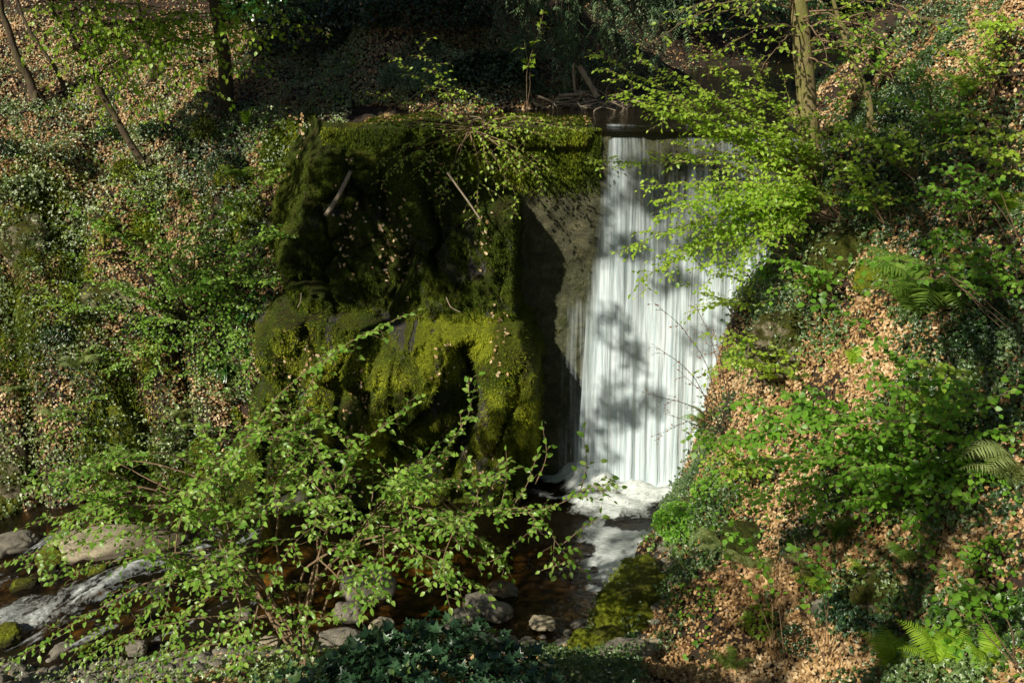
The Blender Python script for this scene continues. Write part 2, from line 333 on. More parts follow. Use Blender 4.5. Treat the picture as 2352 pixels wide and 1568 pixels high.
low = [W(752, 265, 15.75), W(744, 330, 15.45), W(732, 400, 15.05), Wz(0, 528, -8.95), Wz(100, 508, -8.8), Wz(200, 497, -8.65), Wz(285, 482, -8.5), (-2.5, 15.8, -8.7), (0, 15.8, -9.2),
       Wz(80, 600, -9.35), Wz(180, 580, -9.2), Wz(300, 560, -9.05), Wz(420, 560, -9.2), Wz(500, 540, -9.4), Wz(570, 510, -9.5), Wz(620, 490, -9.5), (2.5, 15.8, -9.5), (3.6, 16.3, -9.2), Wz(500, 615, -8.5), Wz(560, 625, -8.5), (-12, 12.5, -9.6), (-11, 15.2, -9.),
       W(698, 470, 14.9), Wz(664, 520, -8.35), Wz(632, 548, -8.35), Wz(606, 600, -8.35), Wz(592, 632, -8.3), Wz(560, 660, -8.15), Wz(460, 640, -8.25), Wz(380, 655, -8.2), Wz(250, 650, -8.25), Wz(100, 668, -8.6), Wz(0, 672, -8.7), (-8, 9, -8.3)]
up = [W(340, 124, 17.6), W(400, 119, 18.2), Wz(480, 117, -2.2), Wz(560, 104, -2.2), Wz(640, 86, -2.2), Wz(700, 66, -2.2), W(400, 60, 20.5), W(400, 0, 21.6), W(480, 60, 21.2), W(480, 0, 22.3), W(560, 60, 22.9), W(560, 0, 24.2), W(640, 40, 27), W(640, 0, 28.5), W(710, 20, 33), W(700, 0, 33.5), W(760, 22, 44),
      (0, 17.8, -2.7), (2, 19, -2.9), (3.5, 22, -3.0), (6, 27, -3.0), (9.5, 34, -2.9), (12.5, 40, -2.9), (4, 17.5, -3), Wz(812, 130, -2.25), Wz(842, 100, -2.2), Wz(868, 66, -2.2), Wz(884, 44, -2.2), W(905, 40, 24), (11, 24, -.5), (15, 30, .5)]
def fitrbf(pts):
    P = np.array([tuple(p) for p in pts], float); n = len(P); d = np.linalg.norm(P[:, None, :2]-P[None, :, :2], axis=-1)
    A = np.zeros((n+3, n+3)); A[:n, :n] = -d; A[:n, :n] -= np.eye(n)*.02; A[:n, n] = 1; A[:n, n+1:] = P[:, :2]; A[n, :n] = 1; A[n+1:, :n] = P[:, :2].T
    return P, np.linalg.solve(A, np.r_[P[:, 2], 0, 0, 0])
FL = fitrbf(shared+low); FU = fitrbf(shared+up)
def evr(Fi, x, y):
    P, w = Fi; n = len(P); out = w[n]+w[n+1]*x+w[n+2]*y
    for i in range(n): out = out-w[i]*np.sqrt((x-P[i, 0])**2+(y-P[i, 1])**2+.04)
    return out
def ground(x, y, detail=True):
    x = np.asarray(x, float); y = np.asarray(y, float)
    a = evr(FL, x, y); b = evr(FU, x, y)
    w = ss(YW+.02, YW+.16, y-.0*x)
    left = ss(-2.9, -4.4, x); wl = ss(15.8, 19.0, y); w = w*(1-left)+wl*left
    rt = ss(4.3, 5.5, x); wr = ss(15, 17.5, y); w = w*(1-rt)+wr*rt
    z = a*(1-w)+b*w
    if detail:
        p = st3(x, y, 0.)
        am = ss(0, .9, np.abs(z-ZL)*.7+.15)
        am = am*(1+1.1*ss(-3.2, -4.6, x)*ss(26, 20, y)*ss(14.2, 15.2, y)+.35*ss(3, 6, x)*ss(20, 15, y))
        z = z+am*((fbm(p*.75, 4, 3)-.5)*.62+(fbm(p*3.1, 3, 11)-.5)*.20)
        r = 1-np.abs(2*vn(p*.9+7.3, 31)-1); z = z+am*(r**3)*.16
        q_ = 1-np.abs(2*vn(st3(x*1.5+.3*z, y*.35, 0.)+3.3, 37)-1); z = z-(q_**5)*1.1*ss(-3.4, -4.6, x)*ss(19, 17.5, y)*ss(14.6, 15.6, y)
        z = z+(fbm(p*11, 2, 23)-.5)*.045
    return z
def gnorm(x, y, e=.06):
    gx = (ground(x+e, y)-ground(x-e, y))/(2*e); gy = (ground(x, y+e)-ground(x, y-e))/(2*e)
    return nrm(st3(-gx, -gy, np.ones_like(gx)))
def axisgrid(a, b, lo, hi, fine, coarse):
    l = list(np.arange(lo, hi, fine)); x = lo; s = fine; L = []
    while x > a: s = min(s*1.25, coarse); x -= s; L.append(x)
    x = l[-1]; s = fine; H = []
    while x < b: s = min(s*1.25, coarse); x += s; H.append(x)
    return np.array(L[::-1]+l+H)
def gridmesh(X, Y, Z):
    ny, nx = X.shape; V = np.stack([X, Y, Z], -1).reshape(-1, 3)
    i = (np.arange(ny-1)[:, None]*nx+np.arange(nx-1)[None]).ravel()
    return V, np.stack([i, i+1, i+nx+1, i+nx], -1)
gx = axisgrid(-90, 90, -10.5, 12, .075, 4); gy = axisgrid(-60, 140, 6.5, 25, .075, 4)
GX, GY = np.meshgrid(gx, gy); GZ = ground(GX, GY)
V, Q = gridmesh(GX, GY, GZ)
zc = V[Q].mean(1)[:, 2]; yc = V[Q].mean(1)
inbed = ((zc < ZL+.02+np.clip((yc[:, 0]+3)*.1, -.55, 0)) & (yc[:, 1] < YW+.1)) | ((zc < ZU-.03) & (yc[:, 1] > YW) & (yc[:, 0] > -2.5) & (yc[:, 0] < 14) & (yc[:, 1] < 46))
tag(link('ground', mesh('ground', V, Q, [M['soil'], M['bed']], mi=inbed.astype(int))), kind='structure')

# ------------------------------------------------------------------ weir wall and mossy rock mass
def wallY(x, z):
    return YW-.55*ss(-4.5, -8.6, z)-.02
xs = np.arange(-3.15, 5.6, .04); zs = np.arange(-9.6, ZU-.0, .04)
X, Z = np.meshgrid(xs, zs); Yv = wallY(X, Z)-(fbm(st3(X*2.2, Z*2.2, 0), 4, 2)-.5)*.16-(fbm(st3(X*9, Z*7, 3), 3, 8)-.5)*.07
crestz = ZU+np.where(X < 1.35, .05, -.03)+(fbm(st3(X*1.9, 0, 0), 4, 3)-.5)*np.where(X < 1.3, .26, .03)-.22*ss(-2., -3.1, X)
zt = ss(-3.2, -2.34, Z); Zw = Z+zt*(crestz-zs[-1])
V1, Q1 = gridmesh(X, Yv, Zw)
# top of the crest and its back
top = np.stack([np.stack([xs, Yv[-1]+d, Zw[-1]+h], -1) for d, h in ((0, 0), (.06, .02), (.45, .01), (.9, -.05), (1.0, -.9))])
V2, Q2 = gridmesh(top[..., 0], top[..., 1], top[..., 2]); xs_w = xs.copy(); top_w = Zw[-1].copy()
mw = np.concatenate([(ss(1.6, .6, X)*ss(-3.7, -2.8, Z)*.55+ss(2.2, -.5, X)*.06).ravel(), np.where(V2[:, 0] < 1.4, .6, 0.)])
V = np.vstack([V1, V2]); Q = np.vstack([Q1, Q2+len(V1)])
weir = tag(link('weir_wall', mesh('weir_wall', V, Q, M['wall'], attrs={'mossw': mw})), 'dark wet weir wall with moss along its crest beside the falling water', 'weir')

def worley(a, b, n, box, seed, an=1., tl=.5):
    g = np.random.default_rng(seed); cx = g.uniform(box[0], box[1], n); cz = g.uniform(box[2], box[3], n); wt = g.uniform(0, .25, n); ht = g.uniform(.1, 1, n); tx = g.normal(0, tl, n); tz = g.normal(-.25, tl, n)
    f1 = np.full(a.shape, 9.); f2 = np.full(a.shape, 9.); hh = np.zeros(a.shape)
    for i in range(n):
        d = np.sqrt((a-cx[i])**2+((b-cz[i])*an)**2)-wt[i]; m = d < f1; h_ = ht[i]+tx[i]*(a-cx[i])+tz[i]*(b-cz[i])
        f2 = np.where(m, f1, np.minimum(f2, d)); hh = np.where(m, h_, hh); f1 = np.where(m, d, f1)
    return f1, f2, np.clip(hh, -.2, 1.6)
def leftedge(z, x=0.):
    return np.interp(z, [-9, -8.2, -7, -5.5, -4, -2.8, -2.1], [-5.6, -5.2, -4.6, -4.1, -3.9, -3.6, -3.2])+(vn(st3(0*z, z*1.6, 0), 71)-.5)*.5
def prot(x, z):
    """how far the rock stands out of the weir face at (x,z)"""
    shp = np.broadcast(x, z).shape; x = np.broadcast_to(x, shp); z = np.broadcast_to(z, shp)
    n = lambda a, b, s: fbm(st3(x*a+3, z*b, 0), 3, s)
    wx_ = x+.13*(n(2.2, 2.2, 81)-.5)*2; wz_ = z+.13*(n(2.2, 2.2, 83)-.5)*2
    a_ = wx_+.28*wz_
    f1, f2, hh = worley(a_, wz_, 26, (-7.4, -.6, -6.2, -2.0), 5, .62)
    b1 = ss(-.02, .11, f2-f1)*(.10+.36*hh)
    g1, g2, h2 = worley(a_*1., wz_, 130, (-7.4, -.6, -9.4, -2.0), 9, .8)
    b2 = ss(-.01, .05, g2-g1)*(.02+.13*h2)
    xr = .12+.14*(n(.5, 1.5, 9)-.5)*2
    slope = np.clip((-2.45-z)/2.9, 0, 1)
    upm = .06+.55*slope+(b1+b2)*ss(-2.35, -2.9, z)
    sh = ss(-1.35, -.85, x)
    upm = upm*(1-sh)+sh*((.95+.25*(b1+b2))*ss(-3.22-.12*np.sin(x*5), -3.55, z)+.1*ss(-2.6, -3.2, z)*ss(-.4, -1.2, x))
    upm = np.minimum(upm, 1.02+.12*b2/.15)*ss(xr+.12, xr-.10, x)
    zl = -5.24+.16*(n(.9, .1, 6)-.5)+.18*ss(-2.2, -3.4, x)
    led = ss(zl+.08, zl-.14, z)
    xr2 = .56+.16*(n(.4, 1.2, 19)-.5)-.25*ss(-7.4, -8.6, z)-.34*ss(-6., -5.1, z); ed = ss(xr2+.12, xr2-.26, x)
    f1, f2, hh = worley(wx_-.15*wz_, wz_, 17, (-4.2, 2.2, -9.4, -5.4), 23, .8)
    b3 = ss(-.02, .14, f2-f1)*(.12+.42*np.minimum(hh, .9))*(1-.8*ss(-.35, .1, x)); xr2q = 0
    lo_ = (1.36+.18*ss(zl, -8.6, z)+b3*.85+b2)*led*ed
    for bx, bz, rx, rz, h in ((-1.55, -6.25, .75, 1.0, .45), (-.10, -6.35, .60, .95, .42)):
        d = ((x-bx)/rx)**2+((z-bz)/rz)**2; lo_ = lo_+h*np.sqrt(np.clip(1-d, 0, 1))*led*ed
    crack = np.exp(-((x+.80+.20*np.sin(z*2.2))/.10)**2)*ss(-5.4, -5.7, z)*ss(-8.3, -7.4, z)
    lo_ = lo_-crack*.55
    p = np.maximum(upm, lo_); le = leftedge(z)
    return p*ss(le-.5, le+.45, x)
xs = np.arange(-6.0, .86, .026); zs = np.arange(-9.4, -2.18, .026); X, Z = np.meshgrid(xs, zs)
pr = prot(X, Z)
P0 = st3(X, YW-pr, Z)
d = (fbm(st3(X*1.6, pr*1.6, Z*1.1), 5, 44)-.5)*.42+(fbm(st3(X*6, pr*5, Z*4.2), 4, 51)-.5)*.22+(fbm(st3(X*9, pr*5, Z*2.2), 3, 57)-.5)*.14+(fbm(st3(X*17, pr*17, Z*11), 2, 61)-.5)*.09
msk = ss(0, .18, pr)
Yr = YW+.10-pr-d*msk
Yr = Yr+.9*ss(.35, -.45, X-leftedge(Z))
Zr = np.minimum(Z, -2.20)
V, Q = gridmesh(X, Yr, Zr)
# cut away the flat part right of the shoulder
keep = (pr.ravel()[Q] > .012).any(1)
mwr = (.2*ss(.2, .8, fbm(st3(X*.9, Z*.9, 0), 3, 70))+.10-.45*ss(.86, .97, 1-np.abs(2*fbm(st3(X*1.3+.3*Z, Z*.7, 4), 3, 74)-1))*ss(-2.6, -3.2, Z)-.30*np.exp(-((Z+5.33)/.10)**2)*ss(-1., -1.6, X)-.12*ss(-3.6, -2.6, -X*0-2.9)*0).ravel()
cliff = tag(link('mossy_rock_face', mesh('mossy_rock_face', V, Q[keep], M['cliff'], attrs={'mossw': mwr, 'lime': (ss(-3.6, -2.9, X)*ss(-5.0, -5.4, Z)*ss(-8.2, -7., Z)*ss(.35, .6, fbm(st3(X*1.1, Z*1.1, 3), 3, 72))*.95+.30*ss(.45, .65, fbm(st3(X*.9, Z*.6, 5), 3, 73))).ravel()})), 'broad stepped rock face cloaked in dark moss left of the waterfall', 'rock face')  # lime below the ledge paints sunlight into the moss colour
RV = V.reshape(X.shape+(3,)); gyv, gxv = np.gradient(RV, axis=(0, 1)) if False else (np.gradient(RV, axis=0), np.gradient(RV, axis=1))
RN = nrm(np.cross(gxv, gyv))          # towards the camera

# ------------------------------------------------------------------ waterfall
fu = np.linspace(0, 1, 260); fv = np.linspace(0, 1, 150)
U, Vv = np.meshgrid(fu, fv)
s_ = Vv; zf = ZU+.03-(np.where(s_ < .04, s_*.4, .016+(s_-.04)*1.0208)/1.)*(ZU-ZL+.1)
zf = ZU+.035-(ZU-ZL+.22)*(s_**1.04)
xL = 1.38-.28*s_; xR = 5.3-.1*s_
xf = xL+(xR-xL)*U
yf = YW-.12-.02-1.05*(s_**1.1)+.42*np.exp(-s_*38)
zf = np.where(s_ < .012, ZU+.045, zf)
su = xf*1.; rid = (fbm(st3(su*7, s_*1.2, 0), 3, 90)-.5)
yf = yf-rid*.13*ss(0, .15, s_)-(fbm(st3(su*1.3, s_*1.5, 4), 3, 95)-.5)*.25*ss(0, .4, s_)
dens = .31+.21*ss(.04, .34, s_)+.42*ss(.15, .7, s_)-.5*ss(.05+.04*vn(st3(s_*6, 0, 0), 97), 0., U)-.10*ss(.35, .9, U)*ss(.4, .1, s_)+(fbm(st3(su*.8, s_*.6, 8), 2, 99)-.5)*.35*ss(.9, .3, s_)
dens = dens-.06*ss(.03, .0, s_)
V, Q = gridmesh(xf, yf, zf)
fall = tag(link('waterfall', mesh('waterfall', V, Q, M['fall'], attrs={'su': su.ravel(), 'sv': (s_*1.).ravel()*2.2, 'dens': dens.ravel()})), 'tall white waterfall pouring in silky threads over the weir', 'waterfall')
# thin veils left of the main fall
U, S2 = np.meshgrid(np.linspace(0, 1, 90), np.linspace(0, 1, 90))
x2 = .48+1.0*U; z2 = -4.4-(4.4-.45)*S2
y2 = wallY(x2, z2)-.16-.12*S2
dens2 = .12+.24*U-.35*ss(.4, 0, U)-.4*ss(.25, 0., S2)+.1*ss(.5, .9, S2)
V, Q = gridmesh(x2, y2, z2)
tag(link('thin_water_veil', mesh('thin_water_veil', V, Q, M['fall'], attrs={'su': (x2+7).ravel(), 'sv': (S2*1.3).ravel(), 'dens': dens2.ravel()})), 'thin trickling veil of water over the dark wall left of the main fall', 'waterfall')

# ------------------------------------------------------------------ streams
def wlevel(x, y):
    return ZL-.22*ss(-3.9, -4.6, x)-.30*ss(-5.6, -8.2, x+.35*(y-13))-.12*ss(-8.2, -9.5, x)
wx = np.arange(-13, 5.2, .045); wy = np.arange(9.4, 16.5, .045); X, Y = np.meshgrid(wx, wy)
Zb = wlevel(X, Y); uu, vv, dd = proj(st3(X, Y, Zb))
rap = ss(150, 40, np.hypot((uu-60), (vv-600)*1.4))+.8*ss(60, 20, np.hypot((uu-218), (vv-530)*1.7))+.55*ss(180, 60, np.hypot(uu-190, (vv-590)*1.6))
wq = (fbm(st3(X*.9, Y*.9, 2), 3, 119)-.5)*1.3
fa = .8*X+.6*Y+wq*.5; fp = -.6*X+.8*Y+wq*.55
flow = fbm(st3(fa*.75, fp*3.0, 0), 4, 120); flow2 = fbm(st3(fa*1.6, fp*11, 5), 4, 130); flow3 = fbm(st3(fa*4., fp*26, 7), 2, 131)
f_r = np.clip(rap, 0, 1)*(ss(.50, .8, flow)*.34+ss(.45, .85, flow2)*.42+(flow3-.5)*.6)
f_r = f_r*(.35+.65*ss(.38, .58, fbm(st3(X*1.9, Y*1.9, 6), 3, 133)))
f_r = f_r*1.1+.42*np.exp(-((uu-28)/55)**2-((vv-612-(uu-28)*-.12)/17)**2)+.12*np.exp(-((uu-120)/70)**2-((vv-575+(uu-120)*.30)/11)**2)+.2*np.exp(-((uu-15)/40)**2-((vv-575)/8)**2)
f_r = f_r+.40*np.exp(-((uu-222)/20)**2-((vv-528)/12)**2)
# base of the fall
db = np.maximum(0, (15.25-Y))+.0*X; inx = ss(.7, 1.25, X)
sw = fbm(st3(X*1.6+.8*np.sin(Y*1.7), Y*3.2+.6*X, 1), 5, 140)
f_b = ss(.45, .0, db)*inx*1.1+ss(1.5, .1, db)*inx*ss(.40, .66, sw)*.75+.75*ss(1.1, .1, db)*ss(-.2, 1., X)*ss(.42, .6, sw)*ss(3.5, 2.5, X*0)
arc = np.exp(-((vv-(470+.00028*(uu-540)**2*0+.16*np.abs(uu-600)))/12)**2)*ss(535, 570, uu)*ss(700, 640, uu)
f_b = f_b+arc*.35*ss(.35, .6, sw)
f_p = ss(46, 12, np.hypot((uu-622)*.75, (vv-548)*.8))*ss(.48, .54, fbm(st3(X*2.4, Y*2.4, 9), 4, 150))*1.0
f_p = np.maximum(f_p, ss(38, 10, np.hypot((uu-607)*1.1, (vv-568)*.7))*ss(.48, .54, fbm(st3(X*3.4+3, Y*3.4, 9), 4, 151)))
foam = np.clip(f_r+f_b+f_p, 0, 1.3)
Zw2 = Zb+rap*(flow-.5)*.34+rap*(flow2-.5)*.08+(fbm(st3(X*2.2, Y*4, 3), 3, 160)-.5)*.035
Zw2 = Zw2+ss(1.3, 0., db)*inx*((sw-.35)*.5+.06)+ss(.8, 0, db)*inx*.42*(fbm(st3(X*3.2, Y*3.2, 2), 4, 170)-.28)
deep = np.clip(.30*ss(22, 60, dd*0+np.hypot((uu-460)*.0+60, 0))*ss(580, 500, vv)*ss(250, 380, uu)+.05+.28*ss(.45, .6, fbm(st3(X*.9, Y*.9, 4), 3, 180))*ss(640, 560, vv), 0, .97)
deep = np.where(uu < 260, np.clip(.35+.3*ss(.4, .6, flow), 0, 1), deep)
V, Q = gridmesh(X, Y, Zw2)
tag(link('stream_water', mesh('stream_water', V, Q, M['water'], attrs={'foam': foam.ravel(), 'deep': deep.ravel()})), kind='structure')
X, Y = np.meshgrid(np.arange(-2, 15, .1), np.r_[YW-.16, np.arange(YW+.02, 48, .1)]); Z = np.where(X < 1.30, ZU-.25*ss(YW+1.4, YW+.3, Y), ZU+.0)+.035-.05*ss(YW+.25, YW-.16, Y)+(fbm(st3(X*1.5, Y*2, 0), 3, 190)-.5)*.012
V, Q = gridmesh(X, Y, Z)
tag(link('upper_stream_water', mesh('upper_stream_water', V, Q, M['water'], attrs={'foam': np.full(len(V), -1.), 'deep': np.full(len(V), .93)})), kind='structure')

# ------------------------------------------------------------------ scatter on the ground
def candidates(n, box, margin=70):
    x = rng.uniform(box[0], box[1], n); y = rng.uniform(box[2], box[3], n)
    z = ground(x, y); P = st3(x, y, z); u, v, d = proj(P)
    k = (u > -margin*2.2) & (u < 1024+margin*2.8) & (v > -margin) & (v < 682+margin)
    return P[k], u[k], v[k], d[k]
def nearshore(P):
    u_, v_, d_ = proj(P); return (P[:, 1] < 12.4) & (u_ < 600) & (P[:, 2] < -6.8)
def dry(P):
    x, y, z = P[:, 0], P[:, 1], P[:, 2]
    lower = (y < YW+.1) & (z < wlevel(x, y)+.03)
    upper = (y > YW) & (z < ZU+.04) & (x > -3.0)
    infront = (y < YW+.9) & (y > YW-.05) & (x > -3.6) & (x < 4.6)
    return ~(lower | upper | infront)
def slopew(Nn): return 1/np.clip(Nn[:, 2], .22, 1)
boxes = [((-12, 14, 14, 24), 1.75), ((0, 13, 5, 16), 1.5), ((4, 9, 3, 6), .16), ((-9, 5, 6, 12), .35), ((-9, 20, 25, 50), .7), ((10, 45, 24, 75), .5), ((-30, -6, 18, 42), .6)]
PP = []; 
for b, f in boxes:
    P, u, v, d = candidates(int(230000*f), b); PP.append(P)
P = np.concatenate(PP); N = gnorm(P[:, 0], P[:, 1]); k = dry(P) & (rng.random(len(P)) < slopew(N)/3.2*1.25) & (~nearshore(P) | (rng.random(len(P)) < .4)); P = P[k]; N = N[k]
print('litter', len(P))
u, v, d = proj(P)
def blob(u, v, cu, cv, ru, rv): return np.exp(-(((u-cu)/ru)**2+((v-cv)/rv)**2))
# how leafy-brown or green each place is
ivyw = .08+.6*ss(.45, .55, fbm(P*1.1, 3, 200))
leftb = (u < 330)
ivyw = np.where(leftb & (v > 105), .18+.72*ss(.44, .56, fbm(P*1.0, 3, 201)), ivyw)
ivyw = np.where(leftb & (v <= 105), .12+.25*ss(.5, .65, fbm(P*1.3, 3, 201)), ivyw)
ivyw = ivyw+blob(u, v, 310, 40, 50, 60)*.9+blob(u, v, 430, 60, 90, 50)*.3-blob(u, v, 400, 20, 30, 40)*.4
right = (u > 640) & (v > 100)
ivyw = np.where(right, .05+.55*ss(.53, .62, fbm(P*1.1, 3, 203)), ivyw)
ivyw = ivyw+right*(blob(u, v, 930, 130, 90, 60)+blob(u, v, 1000, 340, 50, 80)*1.1+blob(u, v, 880, 600, 70, 35)*.8+blob(u, v, 860, 215, 80, 40)*.7+blob(u, v, 765, 290, 30, 40)*.55+blob(u, v, 690, 505, 35, 30)*.5+blob(u, v, 980, 640, 60, 40)*.4)
ivyw = ivyw-right*(blob(u, v, 790, 645, 150, 55)*.8+blob(u, v, 800, 365, 50, 25)*.5)
ivyw = np.clip(ivyw, 0, .93)
isiv = rng.random(len(P)) < ivyw
bare = ss(.53, .62, fbm(P*1.7, 4, 206))*.85
def jit(n): return rng.random(n)
# litter
k = ~isiv & (rng.random(len(P)) > bare); Pl = P[k]; n = len(Pl)
Pl = Pl+N[k]*(.012+.03*jit(n)[:, None])
V, Fc = lay(LIT, Pl, nrm(N[k]+SUN*.5), .036+.040*jit(n)**1.3, .5); var = jit(n)
fc = fbm(Pl*1.1, 4, 210); var = np.clip(var*.7+1.1*(fc-.5)+.12, 0, 1)
tag(link('leaf_litter', mesh('leaf_litter', V, Fc, M['lit'], vrep(var, LIT), smooth=False)), 'brown fallen beech leaves carpeting the banks', 'leaf litter', kind='stuff')
# extra under layer
k2 = rng.random(len(P)) < .55*(1-.8*bare); Pl = P[k2]+rnd(k2.sum())*.04; n = len(Pl); Pl[:, 2] = ground(Pl[:, 0], Pl[:, 1])+.012
V, Fc = lay(LIT, Pl, N[k2], .045+.035*jit(n), .4)
tag(link('old_leaf_litter', mesh('old_leaf_litter', V, Fc, M['lit'], vrep(jit(n)*.6, LIT), smooth=False)), 'darker matted dead leaves lying on the soil of the slopes', 'leaf litter', kind='stuff')
# ivy
Pi = P[isiv]; Ni = N[isiv]; n = len(Pi); far = (Pi[:, 0] < 0)
Pi = Pi+Ni*(.03+.16*jit(n)[:, None]**1.6)*(.5+fbm(Pi*1.6, 2, 207)[:, None])+rnd(n)*.01
Nn = nrm(Ni*.8+SUN*.85+np.array([.1, -.25, .1])); 
for nm, kk, mt, lb in (('ivy_ground_cover', far, 'ivybright', 'glossy ivy trailing thickly over the steep left bank'), ('ivy_ground_cover', ~far, 'ivyright', 'glossy ivy patches spreading over the right slope')):
    q = kk.sum(); V, Fc = lay(IVY, Pi[kk], Nn[kk], .042+.038*jit(q), .48, 1.2)
    tag(link(nm, mesh(nm, V, Fc, M[mt], vrep(np.clip(jit(q)*.7+1.7*(fbm(Pi[kk]*1.3, 3, 211)-.45), 0, 1), IVY), smooth=False)), lb, 'ivy', kind='stuff')
# broadleaf seedlings and herbs: small bright leaves
P, u, v, d = candidates(60000, (2, 13, 6, 17)); P2, u2, v2, d2 = candidates(45000, (-10, -3, 14.5, 22))
P = np.concatenate([P, P2]); u = np.r_[u, u2]; v = np.r_[v, v2]
hw = .02-blob(u, v, 790, 645, 150, 50)*.2+.3*ss(.58, .7, fbm(P*1.7, 3, 220))+blob(u, v, 740, 470, 70, 50)*.6+blob(u, v, 680, 510, 40, 30)*.6+blob(u, v, 770, 250, 25, 60)*.4+blob(u, v, 960, 620, 60, 60)*.35+blob(u, v, 100, 470, 120, 40)*.35+blob(u, v, 800, 560, 200, 100)*.03
N = gnorm(P[:, 0], P[:, 1]); k = dry(P) & (jit(len(P)) < hw*.8); P = P[k]; N = N[k]; n = len(P); P = P+st3(0, 0, 1.)*(.03+.12*jit(n))[:, None]
V, Fc = lay(LEAFR, P, nrm(N*.4+SUN*.6+np.array([0, 0, .5])), .045+.035*jit(n), .6)
tag(link('low_herbs', mesh('low_herbs', V, Fc, M['shrubg'], vrep(jit(n), LEAFR), smooth=False)), 'small bright green seedlings and herbs coming up through the dead leaves', 'ground cover', kind='stuff')
# moss tufts on the rock face + leaves caught on it
ii = rng.integers(2, RV.shape[0]-2, 210000); jj = rng.integers(2, RV.shape[1]-2, 210000)
Pm = RV[ii, jj]; Nm = RN[ii, jj]; k = (prot(Pm[:, 0], Pm[:, 2]) > .06) & (fbm(Pm*2.3, 3, 230) > .36); Pm = Pm[k]; Nm = Nm[k]; n = len(Pm)
ax = Nm*.55+rnd(n)*.35+np.array([0, 0, -.75]); V, Fc = place(TUFT, Pm+rnd(n)*.01, ax, Nm+rnd(n)*.3, .025+.035*jit(n)**2)
var = np.clip(fbm(Pm*1.2, 3, 231)*1.5-.35-.18*ss(-5.3, -4.9, Pm[:, 2])+.5*(jit(n)-.5)+.75*ss(-3.6, -2.9, Pm[:, 0])*ss(-5.0, -5.4, Pm[:, 2])*ss(-8., -7., Pm[:, 2])*ss(.35, .6, fbm(st3(Pm[:, 0]*1.1, Pm[:, 2]*1.1, 3), 3, 72)), 0, 1)  # shade painted into the upper strands, sunlight into those below the ledge
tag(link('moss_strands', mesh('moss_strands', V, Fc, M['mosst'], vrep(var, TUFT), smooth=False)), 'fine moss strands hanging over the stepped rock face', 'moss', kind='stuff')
n = 26000; x_ = rng.uniform(-3.1, 1.45, n); z_ = rng.uniform(-3.4, ZU+.04, n); k = rng.random(n) < ss(-3.5, -2.9, z_)*1.1; x_ = x_[k]; z_ = z_[k]; n = len(x_)
Pm = st3(x_, wallY(x_, z_)-.03-(fbm(st3(x_*2.2, z_*2.2, 0), 4, 2)-.5)*.16-(fbm(st3(x_*9, z_*7, 3), 3, 8)-.5)*.07, z_)
V, Fc = place(TUFT, Pm, np.array([0, -.6, -.8])+rnd(n)*.4, np.array([0, -1., .3])+rnd(n)*.3, .03+.045*jit(n)**2)
tag(link('moss_strands', mesh('moss_strands', V, Fc, M['mosst'], vrep(np.clip(fbm(Pm*2., 3, 232)*1.4-.3+.5*(jit(n)-.5), 0, 1), TUFT), smooth=False)), 'short green moss bristling along the top of the weir wall', 'moss', kind='stuff')
n = 9000; x_ = rng.uniform(-3., 1.3, n); y_ = YW-.05+rng.random(n)*1.0; z_ = np.interp(x_, xs_w, top_w)+.005
V, Fc = place(TUFT, st3(x_, y_, z_), rnd(n)*np.array([1, 1, .2])+np.array([0, -.5, .25]), np.array([0, 0, 1.])+rnd(n)*.4, .03+.05*jit(n))
V2_, Fc2 = lay(LIT, st3(x_[:300], y_[:300], z_[:300]+.02), np.tile([0, 0, 1.], (300, 1)), .05+.03*jit(300), .6)
tag(link('crest_moss', mesh('crest_moss', V, Fc, M['mosst'], vrep(jit(n)*.6, TUFT), smooth=False)), 'rough moss on the flat top of the weir', 'moss', kind='stuff')
tag(link('crest_leaves', mesh('crest_leaves', V2_, Fc2, M['lit'], vrep(jit(300)*.6, LIT), smooth=False)), 'dead leaves strewn along the flat top of the weir', 'leaf litter', kind='stuff')
seeds = np.array([[rng.uniform(-4, .1), rng.uniform(-8, -2.4)] for _ in range(26)])
q = rng.integers(0, 26, 650); px = seeds[q, 0]+rng.normal(size=650)*.10; pz = seeds[q, 1]+rng.normal(size=650)*.32
j0 = np.clip(((px+6)/.026).astype(int), 1, RV.shape[1]-2); i0 = np.clip(((pz+9.4)/.026).astype(int), 1, RV.shape[0]-2)
Pm = RV[i0, j0]+RN[i0, j0]*.015; V, Fc = lay(LIT, Pm, RN[i0, j0], .05+.035*jit(650), .5)
tag(link('caught_dead_leaves', mesh('caught_dead_leaves', V, Fc, M['lit'], vrep(.4+.6*jit(650), LIT), smooth=False)), 'scattered dead leaves caught on the mossy rock face', 'leaf litter', kind='stuff')
P, u, v, d = candidates(260000, (-9.5, -3.6, 15, 19)); dm = .9*blob(u, v, 118, 440, 26, 55)+.8*blob(u, v, 165, 470, 40, 25)+.7*blob(u, v, 40, 205, 26, 30)+.6*blob(u, v, 20, 330, 20, 50)+.5*blob(u, v, 75, 290, 18, 40)+.6*ss(.6, .7, fbm(P*1.2, 3, 240))
k = dry(P) & (jit(len(P)) < dm); P = P[k]; N = gnorm(P[:, 0], P[:, 1]); n = len(P); P = P+N*(.02+.09*jit(n)[:, None])
V, Fc = place(TUFT, P, N*.5+rnd(n)*.4+np.array([0, 0, -.8]), N+SUN*.5+rnd(n)*.3, .05+.06*jit(n))
tag(link('moss_drapes', mesh('moss_drapes', V, Fc, M['mosst'], vrep(np.clip(.45+.7*(fbm(P*3, 2, 241)-.5)+.5*(jit(n)-.5), 0, 1), TUFT), smooth=False)), 'yellow-green moss draped over the steep left bank', 'moss', kind='stuff')
